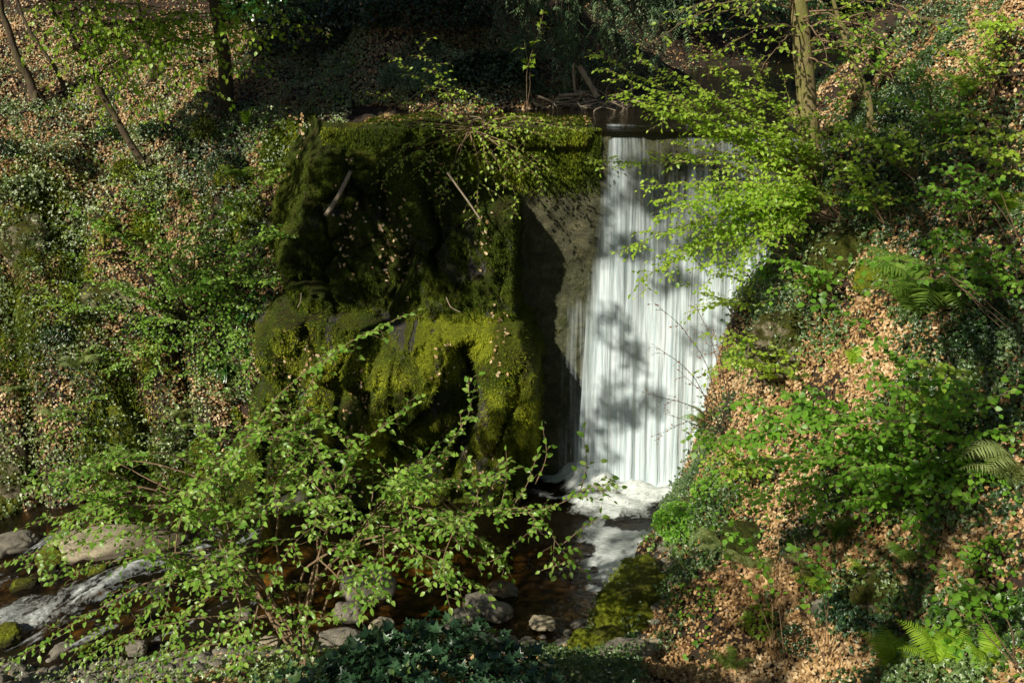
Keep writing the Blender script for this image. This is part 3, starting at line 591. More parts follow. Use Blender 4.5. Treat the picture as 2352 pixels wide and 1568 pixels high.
# pebbles along the shore
P, u, v, d = candidates(26000, (-9, 3.5, 8.5, 13)); zz = P[:, 2]-wlevel(P[:, 0], P[:, 1]); k = (zz > -.25) & (zz < .5) & (u < 720); P = P[k]; P = P[rng.random(len(P)) < .4]; n = len(P)
bm = bmesh.new(); bmesh.ops.create_icosphere(bm, subdivisions=2, radius=1.); icoV = np.array([q.co[:] for q in bm.verts]); icoF = np.array([[q.index for q in f.verts] for f in bm.faces]); bm.free()
V, Fc = place((icoV*np.array([.5, .4, .25]), icoF), P, rnd(n)*np.array([1, 1, .2]), np.array([0, 0, 1.])+rnd(n)*.2, .05+.22*jit(n)**3)
V = V+(fbm(V*9, 2, 241)[:, None]-.5)*.04
tag(link('shore_pebbles', mesh('shore_pebbles', V, Fc, M['stone'], attrs={'mossw': np.zeros(len(V))})), 'grey pebbles lining the near edge of the stream', 'pebbles', kind='stuff')
# ------------------------------------------------------------------ rocks
bm = bmesh.new(); bmesh.ops.create_icosphere(bm, subdivisions=5, radius=1.); ICO = np.array([q.co[:] for q in bm.verts]); ICF = np.array([[q.index for q in f.verts] for f in bm.faces]); bm.free()
def rock(name, ctr, half, seed, mat, label, rot=0., tilt=0., rough=.28, group=None, flat=0., mossw=0., cat='rock'):
    V = ICO.copy(); 
    V = np.sign(V)*np.abs(V)**(1-.18)                      # a little boxier
    V *= 1+rough*(fbm(ICO*1.3+seed*7.7, 4, 300+seed)[:, None]-.5)*2
    r2 = 1-np.abs(2*vn(ICO*1.8+seed, 320+seed)-1); V *= 1-.16*(r2**4)[:, None]
    V *= 1+.10*(fbm(ICO*6+seed, 3, 340+seed)[:, None]-.5)
    if flat: V[:, 2] = np.where(V[:, 2] > flat, flat+(V[:, 2]-flat)*.25, V[:, 2])
    V = V*np.asarray(half)
    c, s = math.cos(tilt), math.sin(tilt); V = V@np.array([[c, 0, -s], [0, 1, 0], [s, 0, c]])
    c, s = math.cos(rot), math.sin(rot); V = V@np.array([[c, s, 0], [-s, c, 0], [0, 0, 1]])
    Pw = V+np.asarray(ctr); wet = ss(.08, .02, Pw[:, 2]-wlevel(Pw[:, 0], Pw[:, 1])+.05*(vn(Pw*7, 9)-.5))*(Pw[:, 0] < 1.6)
    o = link(name, mesh(name, V, ICF, mat, attrs={'mossw': np.full(len(V), mossw), 'wet': wet, 'lime': np.clip((mat is M['boulder'])*(.25+.9*ss(.4, .6, fbm(V*3+seed, 3, 350+seed))), 0, .9)*np.ones(len(V))}), loc=tuple(ctr)); return tag(o, label, cat, group)
def mo(px, d=16.5): return px*.000437*d
rock('flat_rock', Oz(275, 1248, -8.62), (1.12, .52, .26), 1, M['pale'], 'long pale flat rock at the foot of the left bank, biggest in the stream', .12, .03, .30, flat=.5)
rock('mossy_stone', Oz(125, 1290, -8.72), (.27, .25, .30), 2, M['boulder'], 'mossy stone below the left end of the long pale rock', .3, mossw=.15)
rock('mossy_stone', Oz(300, 1318, -8.66), (.50, .25, .16), 3, M['boulder'], 'long low stone capped with bright moss in the rapids', .15, -.1, mossw=.12)
rock('mossy_stone', Oz(232, 1322, -8.66), (.18, .2, .17), 4, M['boulder'], 'small mossy stone touching the left end of the long mossy stone', mossw=.1)
rock('river_stone', Oz(362, 1358, -8.62), (.17, .17, .15), 5, M['stone'], 'small grey stone half covered with moss at the end of the rapids', mossw=.08)
rock('river_stone', Oz(28, 1250, -8.75), (.42, .3, .18), 6, M['stone'], 'flat grey stone under the leaves left of the long pale rock', .5)
rock('river_stone', Oz(152, 1513, -8.75), (.27, .24, .20), 7, M['stone'], 'pitted grey stone at the near shore beside mossy stones', .4)
rock('mossy_stone', Oz(218, 1508, -8.7), (.24, .2, .2), 8, M['boulder'], 'brown mossy stone just right of the pitted grey stone')
rock('mossy_stone', Oz(30, 1555, -8.85), (.19, .17, .14), 9, M['boulder'], 'small green mossy stone in the bottom corner of the shore', mossw=.2)
rock('mossy_stone', Oz(95, 1500, -8.85), (.2, .2, .12), 10, M['boulder'], 'low mossy stone between pitted grey stone and rushing water', mossw=.1)
rock('boulder', Oz(845, 1345, -8.25), (.42, .36, .28), 11, M['stone'], 'large angular grey boulder showing behind the leaning hazel stem', .5, flat=.4)
rock('river_stone', Oz(1100, 1388, -8.22), (.22, .2, .17), 12, M['stone'], 'grey rounded stone, farthest of the trio at the pool edge', .5)
rock('river_stone', Oz(1135, 1402, -8.2), (.27, .17, .14), 13, M['stone'], 'smooth grey stone, rightmost of the trio at the pool edge', -.2, .25, .15)
rock('river_stone', Oz(1060, 1422, -8.2), (.24, .18, .14), 14, M['stone'], 'grey stone, nearest of the trio at the pool edge', .2, -.2, .15)
rock('wet_stone', Oz(1150, 1362, -8.33), (.26, .24, .15), 15, M['wetrock'], 'glistening wet brown stone just breaking the water of the pool', .2, 0, .12)
rock('river_stone', Oz(800, 1405, -8.25), (.22, .2, .15), 16, M['stone'], 'grey stone in shallow water nearest the big angular boulder')
rock('river_stone', Oz(875, 1440, -8.2), (.17, .15, .11), 17, M['pale'], 'small pale stone beside the dark ivy mound')
rock('river_stone', Oz(780, 1462, -8.15), (.28, .2, .07), 18, M['stone'], 'flat slate-like grey stone under hazel twigs by the water')
rock('river_stone', Oz(617, 1480, -8.15), (.14, .13, .11), 19, M['pale'], 'pale round stone behind the base of the hazel stems')
rock('river_stone', Oz(315, 1487, -8.4), (.14, .12, .12), 20, M['stone'], 'small dark grey stone by the shore under hazel leaves')
rock('river_stone', Oz(1245, 1430, -8.2), (.2, .14, .08), 21, M['pale'], 'pale flat stone between the dark ivy mound and mossy boulder')
for q, (x, y, sz, mt, lb) in enumerate(((60, 1345, .26, 'boulder', 'mossy stone splitting the white rapids near the left edge'), (165, 1400, .22, 'boulder', 'low wet mossy stone in the middle of the rapids'), (240, 1430, .2, 'stone', 'wet grey stone in the tail of the rapids'), (20, 1460, .3, 'boulder', 'broad mossy stone at the left edge below the white plume'), (420, 1270, .22, 'stone', 'wet grey stone below the small upper cascade'), (500, 1330, .25, 'stone', 'grey stone hidden behind hazel twigs in mid stream'), (330, 1420, .16, 'stone', 'little grey stone in the shallows left of the hazel'), (560, 1420, .24, 'stone', 'rounded grey stone in the shallows behind the hazel base'), (700, 1360, .2, 'boulder', 'moss capped stone behind the hazel stems'), (950, 1460, .16, 'pale', 'small pale stone peeping over the dark ivy mound'), (1330, 1440, .2, 'stone', 'grey stone at the pool edge beside the mossy boulder foot'), (300, 1530, .26, 'stone', 'grey stone on the near shore under low hazel leaves'), (430, 1545, .2, 'boulder', 'mossy stone on the near shore below the hazel'), (400, 1490, .18, 'stone', 'brownish stone on the near shore between two grey ones'))):
    rock('river_stone', Oz(x, y, -8.35-.3*(x < 450)-.15*(x < 300)), (sz*.8, sz*.66, sz*.5), 50+q, M[mt], lb, q*.7, .1*(q % 3), .22)
b = Oz(1432, 1395, -8.0); rock('mossy_boulder', b+np.array([.12, .15, -.02]), (.50, .92, .38), 22, M['boulder'], 'tall mossy boulder sloping into the pool below the right bank', -.42, .16, .40, mossw=.2)
rock('mossy_boulder', b+np.array([-.30, -.80, -.15]), (.46, .45, .34), 23, M['boulder'], 'rounded mossy boulder at the near end of the tall one', .3, .1, .36, mossw=.12)
def gpt(ox, oy, lift=0.):
    """the ground point seen at a place of the photograph"""
    dx, dy, dz = ray(ox*K, oy*K); t = np.arange(4, 60, .03); z = ground(dx*t, dy*t); h = np.nonzero(dz*t < z)[0]
    t0 = t[h[0]] if len(h) else 30.
    return np.array([dx*t0, dy*t0, dz*t0+lift])
rock('mossy_boulder', gpt(1703, 1255, .05), (.30, .28, .28), 24, M['cliff'], 'round dark mossy boulder on the leaf strewn right slope', mossw=.2)
rock('rock_outcrop', gpt(1830, 740, -.42), (.72, .42, .52), 25, M['outcrop'], 'pale lichened rock outcrop halfway up the right bank', .4, 0, .42)
rock('rock_outcrop', gpt(1960, 540, -.32), (.75, .4, .45), 26, M['outcrop'], 'yellow-green mossy outcrop on the right bank above the pale one', .5, 0, .22, mossw=.2)
rock('rock_outcrop', gpt(60, 500, -.5), (.55, .45, .6), 27, M['outcrop'], 'pale rock showing through ivy at the left end of the upper bank')
rock('rock_outcrop', gpt(20, 1100, -.1), (.5, .35, .6), 28, M['outcrop'], 'grey rock outcrop low on the left bank above mossy hump')
rock('mossy_boulder', gpt(20, 1165, .0), (.45, .4, .42), 29, M['boulder'], 'mossy boulder at the foot of the left bank', mossw=.2)
rock('rock_outcrop', gpt(2045, 1335, -.12), (.45, .3, .25), 30, M['outcrop'], 'half buried mossy rock among ferns on the lower right slope', .3, mossw=.1)
rock('mossy_boulder', gpt(2020, 610, -.2), (.35, .3, .28), 31, M['boulder'], 'mossy rock behind the big fern on the right bank', mossw=.15)
rock('rock_outcrop', gpt(270, 990, -.25), (.4, .3, .75), 32, M['boulder'], 'upright rib of mossy rock in the middle of the left bank', mossw=.2)
rock('rock_outcrop', gpt(250, 640, -.42), (.6, .3, .45), 33, M['outcrop'], 'brown rock jutting from the middle of the left bank')
rock('river_stone', gpt(1900, 1400, .02), (.18, .15, .09), 34, M['stone'], 'grey stone lying in dead leaves below the half buried rock')
rock('river_stone', Oz(1060, 1205+230, -8.18), (.12, .1, .07), 35, M['wetrock'], 'small reddish stone touching the nearest of the trio') 
rock('rock_outcrop', gpt(1440, 1500, -.05), (.3, .25, .2), 36, M['stone'], 'grey stone at the foot of the leaf litter slope')
rock('rock_outcrop', gpt(1500, 1490, -.03), (.22, .2, .15), 37, M['pale'], 'pale stone half sunk in the leaf litter slope')

PR, NR = [], []
for o in [q for q in COL.objects if q.name.startswith('rock_outcrop') or q.name.startswith('mossy_boulder')]:
    if not any(w_ in o['label'] for w_ in ('bank', 'outcrop', 'half buried')): continue
    m_ = o.data; co_ = np.zeros(len(m_.vertices)*3); m_.vertices.foreach_get('co', co_); no_ = np.zeros_like(co_); m_.vertices.foreach_get('normal', no_)
    co_ = co_.reshape(-1, 3)+np.array(o.location); no_ = no_.reshape(-1, 3); k = (fbm(co_*2.6, 3, 260) > .47) & (rng.random(len(co_)) < .30); PR.append(co_[k]); NR.append(no_[k])
PR = np.concatenate(PR); NR = np.concatenate(NR); n = len(PR)
V, Fc = lay(IVY, PR+NR*(.02+.04*jit(n)[:, None]), NR, .05+.03*jit(n), .6, .8)
tag(link('ivy_on_rocks', mesh('ivy_on_rocks', V, Fc, M['ivybright'], vrep(jit(n), IVY), smooth=False)), 'ivy strands creeping over the rock outcrops of both banks', 'ivy', kind='stuff')
# ------------------------------------------------------------------ plants
def twigs(mbT, mbL, C, r0, depth, L, T, ls, dens, leaf_dense=1., droop=.25, flat=.6, tstart=.25, up=.25, spread=.9):
    """side twigs with leaves along the curve C"""
    n = len(C); Tn = nrm(np.gradient(C, axis=0)); seg = np.r_[0, np.cumsum(np.linalg.norm(np.diff(C, axis=0), axis=1))]; tot = seg[-1]
    ntw = max(1, int(tot*dens)); side = 1
    for q in range(ntw):
        t = tstart+(1-tstart)*(q+.3+.6*rng.random())/ntw; i = min(n-1, int(t*(n-1)))
        d = Tn[i]; s = np.cross(d, [0, 0, 1.]); s = s/max(np.linalg.norm(s), 1e-3)*side; side = -side
        dr = nrm(d*(.55+.3*rng.random())+s*spread*(.6+.5*rng.random())+np.array([0, 0, up*(rng.random()*1.6-.5)])+rng.normal(size=3)*.18)
        ln = L*(.45+.75*rng.random())*(1-.45*t)
        m = 7; tt = np.linspace(0, 1, m)[:, None]
        c = C[i]+dr*ln*tt+np.array([0, 0, -droop*ln])*tt**2+rng.normal(size=(m, 3))*.012*ln*tt*3
        V, F_ = tube(c, np.linspace(max(r0*.4, .0022), .0014, m), 4); mbT.add(V, F_)
        if depth > 0: twigs(mbT, mbL, c, r0*.4, depth-1, L*.5, T, ls, dens*1.5, leaf_dense, droop, flat, .2, up)
        leaves(mbL, c, T, ls, leaf_dense, droop, flat)
def leaves(mbL, c, T, ls, dense, droop, flat, start=.15):
    ln = np.linalg.norm(np.diff(c, axis=0), axis=1).sum(); k = max(2, int(ln/(ls*.62)*dense))
    t = start+(1-start)*(np.arange(k)+rng.random(k)*.5)/k; t[-1] = 1
    x = t*(len(c)-1); i = np.minimum(x.astype(int), len(c)-2); P = c[i]+(c[i+1]-c[i])*(x-i)[:, None]
    d = nrm(c[i+1]-c[i]); s = nrm(np.cross(d, np.tile([0, 0, 1.], (k, 1))))*np.where(np.arange(k) % 2, 1, -1)[:, None]
    ax = d*.55+s*.85+np.array([0, 0, -droop])+rnd(k)*.28; ax[-1] = d[-1]+np.array([0, 0, -droop])
    Nn = (np.array([0, 0, .55])+SUN*.75)*flat+rnd(k)*(1-flat)*.75+nrm(d)*.1
    S = ls*(.6+.55*rng.random(k)); V, F_ = place(T, P, ax, Nn, S); mbL.add(V, F_, np.repeat(np.clip(rng.random(k)*.7+.3*rng.random(), 0, 1), len(T[0])))
def bush(name, label, cat, root, stems, bark, leafm, T=LEAF, ls=.06, r0=.012, L=.55, dens=3., depth=1, leaf_dense=1., droop=.25, flat=.55, tstart=.3, wob=.05, group=None, up=.25, leafname='foliage', arch=.12, rnds=()):
    root = np.asarray(root, float); e = empty(name, root, label, cat, group); mbT, mbL = MB(), MB()
    cur = []
    for q, sp in enumerate(list(stems)+[[p] for p in rnds]):
        pts = [root+rng.normal(size=3)*np.array([.05, .05, .0])*(1 if q < len(stems) else 3.5)]+[np.asarray(p) for p in sp]
        if q >= len(stems) and len(stems) > 3:
            t_ = pts[-1]; best = None
            for c_ in cur:
                j_ = rng.integers(int(len(c_)*.15), int(len(c_)*.7)); d_ = np.linalg.norm(c_[j_]-t_)
                if best is None or d_ < best[0]: best = (d_, c_[j_])
            pts[0] = best[1]
        if len(pts) == 2:
            dd_ = pts[1]-pts[0]; h = np.linalg.norm(dd_); pts.insert(1, pts[0]+dd_*.5+np.array([0, 0, arch*h])+rng.normal(size=3)*.05*h)
        Lc = sum(np.linalg.norm(np.diff(np.array(pts), axis=0), axis=1)); C = curve(pts, max(10, int(Lc*9)), wob)
        C[0] = pts[0]
        if q < len(stems): cur.append(C)
        r = r0*(.75+.5*rng.random())*(1 if q < len(stems) else .45); V, F_ = tube(C, np.linspace(r, .0022, len(C)), 5); mbT.add(V, F_)
        twigs(mbT, mbL, C, r*.6, depth, L, T, ls, dens, leaf_dense, droop, flat, tstart, up)
        leaves(mbL, C, T, ls, leaf_dense*.7, droop, flat, .5)
    mbT.build('stems', bark, e, root)
    if mbL.ok(): mbL.build(leafname, leafm, e, root, smooth=False)
    print(name, 'leaf faces', sum(len(a) for f in mbL.F.values() for a in f)); return e
# foreground hazel
def h(ox, oy, Y): return O(ox, oy, Y)
rt = gpt(712, 1545, -.02); print('hazel root', rt)
Yr0 = rt[1]
A = [
 [h(700, 1490, Yr0), h(728, 1293, 8.6), h(769, 1143, 8.3), h(804, 1040, 8.1), h(870, 985, 8.0), h(960, 925, 7.9)],
 [h(700, 1490, Yr0), h(726, 1300, 8.6), h(769, 1143, 8.3), h(800, 1030, 8.15), h(744, 965, 8.0), h(690, 935, 8.)],
 [h(690, 1490, 8.8), h(656, 1420, 8.6), h(608, 1379, 8.4), h(513, 1338, 8.2), h(410, 1300, 8.0), h(300, 1265, 7.9)],
 [h(680, 1488, 8.8), h(656, 1375, 8.7), h(632, 1331, 8.6), h(547, 1266, 8.5), h(509, 1153, 8.4), h(470, 1060, 8.4)],
 [h(690, 1420, 8.8), h(700, 1310, 8.7), h(746, 1269, 8.5), h(883, 1232, 8.3), h(1020, 1204, 8.2), h(1157, 1170, 8.1), h(1225, 1174, 8.0), h(1280, 1245, 7.9), h(1310, 1287, 7.85), h(1348, 1321, 7.8)],
 [h(690, 1420, 8.8), h(760, 1290, 8.6), h(883, 1236, 8.35), h(1100, 1180, 8.2), h(1225, 1172, 8.1), h(1269, 1160, 8.1), h(1379, 1112, 8.1), h(1427, 1116, 8.1)],
 [h(640, 1400, 8.8), h(560, 1290, 8.6), h(489, 1201, 8.5), h(444, 1153, 8.4), h(376, 1141, 8.2), h(290, 1146, 8.1), h(171, 1174, 8.0), h(68, 1201, 7.9)],
 [h(640, 1400, 8.8), h(520, 1240, 8.6), h(393, 1167, 8.3), h(273, 1180, 8.1), h(188, 1215, 8.0), h(102, 1259, 7.9), h(0, 1297, 7.8)],
 [h(670, 1400, 8.8), h(640, 1200, 8.7), h(662, 1051, 8.6), h(734, 845, 8.5), h(779, 807, 8.5), h(926, 725, 8.4)],
 [h(700, 1400, 8.8), h(820, 1230, 8.6), h(940, 1100, 8.5), h(1052, 988, 8.4), h(1079, 944, 8.4), h(1076, 876, 8.4)],
 [h(560, 1330, 8.8), h(500, 1150, 8.7), h(554, 1012, 8.6), h(666, 886, 8.6), h(714, 845, 8.6), h(804, 794, 8.6)],
 [h(600, 1300, 8.8), h(620, 1100, 8.8), h(615, 995, 8.7), h(564, 893, 8.7), h(523, 824, 8.7)],
 [h(560, 1300, 8.8), h(510, 1120, 8.8), h(496, 1051, 8.7), h(472, 999, 8.7), h(417, 971, 8.7)],
 [h(760, 1341, 8.6), h(720, 1440, 8.8), h(820, 1400, 8.4), h(905, 1250, 8.3), h(980, 1150, 8.2)],
]
A[-1] = [h(730, 1440, 8.8), h(762, 1341, 8.6), h(840, 1210, 8.5), h(930, 1120, 8.4), h(1000, 1020, 8.3)]
side = [[h(1100, 1183, 8.2), h(1093, 1109, 8.2), h(1064, 1034, 8.2)], [h(1150, 1172, 8.15), h(1162, 1100, 8.15), h(1162, 1034, 8.15)], [h(1180, 1160, 8.15), h(1205, 1120, 8.1), h(1235, 1040, 8.1)],
        [h(1230, 1110, 8.1), h(1257, 1040, 8.05), h(1247, 982, 8.05)], [h(1330, 1130, 8.05), h(1350, 1060, 8.0), h(1340, 1005, 8.)], [h(1020, 1204, 8.2), h(1100, 1290, 8.1), h(1230, 1210, 8.0)], [h(1290, 1250, 7.95), h(1360, 1200, 7.9), h(1385, 1190, 7.9)], [h(1310, 1285, 7.9), h(1270, 1300, 7.9), h(1240, 1310, 7.9)]]
rn = []
for q in range(120):
    ox = rng.uniform(40, 1180); oy = rng.uniform(1040, 1560)
    if ox > 850 and oy > 1400: continue
    if ox < 360 and 1230 < oy < 1480 and rng.random() < .75: continue
    rn.append(h(ox, oy, rng.uniform(7.4, 8.9)))
for q in range(16): rn.append(h(rng.uniform(380, 800), rng.uniform(900, 1150), rng.uniform(7.8, 8.8)))
hz = bush('hazel_shrub', 'large many-stemmed hazel with fresh leaves rising in front of the stream', 'shrub', rt, A, M['twig'], M['hazel'], LEAF, .068, .022, .42, 4.6, 1, .85, .12, .62, .42, .05, rnds=rn)
mbT, mbL = MB(), MB()
for sp in side:
    C = curve(sp, 14, .02); V, F_ = tube(C, np.linspace(.006, .002, 14), 4); mbT.add(V, F_); twigs(mbT, mbL, C, .005, 0, .22, LEAF, .075, 6, .7, .2, .5, .1); leaves(mbL, C, LEAF, .075, .8, .2, .5, .1)
mbT.build('side_shoots', M['twig'], hz, rt); mbL.build('shoot_leaves', M['hazel'], hz, rt, smooth=False)

# shrub overhanging the fall
rt = gpt(1885, 455, -.02); print('fall shrub root', rt)
tips = [(1360, 118), (1425, 205), (1540, 160), (1480, 240), (1600, 65), (1700, 90), (1750, 200), (1560, 270), (1350, 372), (1500, 350), (1640, 300), (1600, 190), (1800, 180), (1960, 170), (1680, 240), (1460, 130), (1760, 300), (1850, 260), (2030, 240), (1620, 370), (1700, 350), (1400, 160), (1440, 230), (1560, 220), (1620, 130), (1680, 170), (1550, 330), (1580, 250), (1730, 140), (1830, 320), (1900, 300)]
st = [[h(x*.35+1860*.65, y*.3+420*.7-20, 14.3), h(x, y, 13.4+rng.random()*1.)] for x, y in tips]
bush('overhanging_shrub', 'bright spring shrub spreading its sprays across the top of the waterfall', 'shrub', rt, st, M['twig'], M['spring'], LEAF, .074, .014, .6, 5.0, 1, .8, .15, .65, .2, .05)
rt2 = gpt(1930, 500, -.02)
tips = [(1480, 425), (1440, 565), (1470, 640), (1545, 600), (1600, 665), (1700, 610), (1500, 500), (1560, 470), (1650, 540), (1720, 480), (1620, 430), (1780, 520), (1820, 440), (1650, 600), (1530, 540), (1750, 570), (1590, 520), (1700, 430), (1500, 460), (1520, 590), (1580, 570), (1620, 490), (1680, 500), (1600, 620), (1660, 460), (1740, 450), (1790, 470), (1830, 500)]
st = [[h(x*.35+1890*.65, y*.4+450*.6-15, 13.9), h(x, y, 13.+rng.random()*.9)] for x, y in tips]
bush('lime_leaved_shrub', 'lime green leafy shrub hanging across the middle of the waterfall', 'shrub', rt2, st, M['twig'], M['beech'], LEAF, .076, .012, .55, 5.6, 1, .85, .15, .6, .2, .04)
# sapling with green leaves on the right bank
rt = gpt(2105, 1130, 0)
st = [[h(2085, 980, 9.3), h(2070, 860, 9.2), h(2010, 770, 9.), h(1890, 690, 9.)], [h(2080, 960, 9.3), h(1960, 975, 9.3), h(1800, 985, 9.6), h(1640, 1010, 10.)], [h(2085, 980, 9.3), h(2190, 930, 8.9), h(2330, 900, 8.6)]]
tp = [(1600, 1020), (1700, 930), (1650, 1080), (1750, 1060), (1850, 880), (1900, 1000), (1950, 1080), (2000, 1150), (2200, 1050), (2300, 980), (2150, 850), (2250, 850), (1800, 900), (1750, 960), (1880, 1100), (2050, 900), (1980, 920), (1700, 1130), (1850, 1180), (2080, 1210), (2230, 1150), (2300, 1100)]
rn = [h(x, y, 9.4+.9*rng.random()-(x-1600)*.0016) for x, y in tp]
bush('young_sapling', 'pale stemmed sapling with broad green leaves across the right slope', 'shrub', rt, st, M['twig'], M['shrubg'], LEAFR, .078, .018, .55, 6., 1, .95, .2, .65, .15, .05, rnds=rn)
# left bank bush
rt = gpt(432, 745, 0); print('left bush', rt)
tp = [(150, 480), (250, 520), (330, 430), (420, 450), (540, 440), (640, 400), (760, 570), (620, 520), (700, 540), (560, 600), (500, 640), (200, 640), (120, 700), (280, 660), (300, 760), (640, 640), (680, 740), (580, 780), (360, 800), (250, 850), (480, 560), (390, 560), (160, 580), (550, 880), (600, 830), (450, 880), (640, 900), (330, 900)]
bush('bank_shrub', 'twiggy shrub with small dark green leaves arching from the left bank', 'shrub', rt, [[h(x, y, rt[1]-.5-rng.random()*1.1)] for x, y in tp], M['twigdark'], M['hazel'], LEAF, .075, .014, .6, 5.5, 1, .9, .15, .6, .2, .05)
# sparse shrub at the weir crest
rt = O(1085, 296, 16.3)
tp = [(820, 330), (830, 210), (900, 130), (960, 100), (1000, 160), (1060, 200), (1130, 240), (1240, 270), (1180, 320), (1250, 430), (900, 300), (870, 380), (950, 400), (1010, 260), (1190, 400), (1120, 380), (800, 300), (1280, 330), (1100, 500), (1190, 470), (1010, 470), (1270, 400), (880, 420), (1050, 420), (1330, 300), (1150, 300)]
bush('sparse_shrub', 'sparse pale twigged shrub with tiny leaves in front of the mossy weir crest', 'shrub', rt, [[h(x*.55+1085*.45, y*.5+290*.5-14, 15.8), h(x, y, 15.3)] for x, y in tp], M['twig'], M['spring'], LEAF, .065, .011, .5, 4.4, 1, .5, .2, .6, .25, .07)
# bare beech twigs with withered leaves
rt = gpt(1668, 1000, 0)
tp = [(1600, 700), (1500, 690), (1640, 760), (1500, 790), (1560, 850), (1620, 880), (1480, 900), (1530, 950), (1590, 960), (1650, 840), (1500, 1000), (1600, 1010)]
e = bush('withered_beech_sapling', 'nearly bare beech sapling holding withered brown leaves beside the white water', 'shrub', rt, [[h(x, y, rt[1]-.2-.3*rng.random())] for x, y in tp], M['twigdark'], M['brownleaf'], LEAF, .04, .008, .35, 3., 1, .30, .2, .4, .3, .04, leafname='withered_leaves')
# rounded herbaceous clump above the foam
def clump(name, label, ctr, rad, n, T, mat, ls, cat='shrub', bark='twigdark', group=None):
    ctr = np.asarray(ctr, float); e = empty(name, ctr, label, cat, group); D = nrm(rnd(n)); D[:, 2] = np.abs(D[:, 2])*.9-.1
    lump = .75+.5*fbm(D*2.2+ctr, 3, 77)[:, None]
    P = D*np.asarray(rad)*lump*(.55+.45*jit(n)[:, None]**.4)
    V, F_ = place(T, P, D*.6+rnd(n)*.5+np.array([0, 0, -.3]), D+np.array([0, 0, .4])+SUN*.5+rnd(n)*.35, ls*(.6+.6*jit(n)))
    mb = MB(); mb.add(V, F_, np.repeat(jit(n), len(T[0]))); mb.build('foliage', mat, e, smooth=False)
    mt = MB()
    for q in range(12):
        d_ = P[rng.integers(0, n)]; C = curve([np.zeros(3)-np.array([0, 0, .1]), d_*.5+np.array([0, 0, .08]), d_*.95], 8); V, F_ = tube(C, np.linspace(.007, .002, 8), 4); mt.add(V, F_)
    mt.build('stems', M[bark], e); return e
clump('leafy_bush', 'dense rounded green bush at the water edge right of the foam', gpt(1570, 1215, .05), (.48, .45, .42), 1500, LEAFR, M['shrubg'], .055)
clump('ivy_mound', 'big mound of large dark ivy leaves along the bottom of the view', np.array([-.62, 6.1, -5.35]), (1.25, .95, .80), 2600, IVY, M['ivydark'], .125, 'ivy')
clump('ivy_mound', 'smaller dark ivy mound spilling below the hazel stems', np.array([-1.75, 6.9, -6.0]), (.75, .6, .55), 900, IVY, M['ivydark'], .10, 'ivy')
clump('ivy_mound', 'dark ivy cluster on the right slope between dead leaves', gpt(2010, 1400, -.05), (.6, .4, .22), 800, IVY, M['ivydark'], .07, 'ivy')
clump('ivy_mound', 'thick ivy hummock on the right bank beside the big fern', gpt(2290, 780, -.05), (.55, .6, .5), 1200, IVY, M['ivy'], .075, 'ivy')
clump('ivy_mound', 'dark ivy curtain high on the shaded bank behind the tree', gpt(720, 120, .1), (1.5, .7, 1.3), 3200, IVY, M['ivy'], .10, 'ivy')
clump('leafy_bush', 'bright leafy bramble in the bottom corner of the right slope', gpt(2290, 1450, .0), (.6, .5, .45), 420, LEAFR, M['shrubg'], .085)
clump('leafy_bush', 'low green herb patch below the slim stems on the right slope', gpt(1760, 1430, .0), (.3, .28, .18), 260, LEAFR, M['spring'], .06)
clump('leafy_bush', 'green bush growing over the right bank beside the pale outcrop', gpt(1720, 830, .0), (.42, .35, .34), 900, LEAFR, M['shrubg'], .05)
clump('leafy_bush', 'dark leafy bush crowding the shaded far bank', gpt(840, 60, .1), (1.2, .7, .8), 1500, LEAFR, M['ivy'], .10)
for q in range(22):
    ox, oy = (rng.uniform(10, 640), rng.uniform(420, 1080)) if q < 12 else (rng.uniform(10, 560), rng.uniform(250, 460))
    k_ = q % 3; p_ = gpt(ox, oy, .03)
    if k_ == 0: clump('ivy_tuft', 'ivy tuft bulging from the leaf strewn left bank', p_, (.4, .3, .32), 420, IVY, M['ivy'], .075, 'ivy', group='ivy tufts on the left bank')
    elif k_ == 1: clump('ivy_tuft', 'ivy tuft bulging from the leaf strewn left bank', p_, (.35, .28, .4), 420, IVY, M['ivybright'], .07, 'ivy', group='ivy tufts on the left bank')
    else: clump('moss_cushion', 'cushion of yellow-green moss on the left bank', p_, (.28, .22, .42), 1500, TUFT, M['mosst'], .05, 'moss', group='moss cushions on the left bank')
for q, (ox, oy) in enumerate(((1990, 470), (2110, 440), (2180, 560), (1900, 590), (1780, 640), (2260, 640), (2150, 950), (1760, 560), (2300, 1290), (2080, 1480), (1640, 1130), (1850, 1480), (2200, 300), (2050, 270))):
    clump('herb_tuft', 'leafy herb tuft on the leaf strewn right slope', gpt(ox, oy, .02), (.34, .28, .24), 260, (LEAFR, IVY)[q % 2], M[('shrubg', 'ivy')[q % 2]], .06, 'plant', group='herb tufts on the right slope')
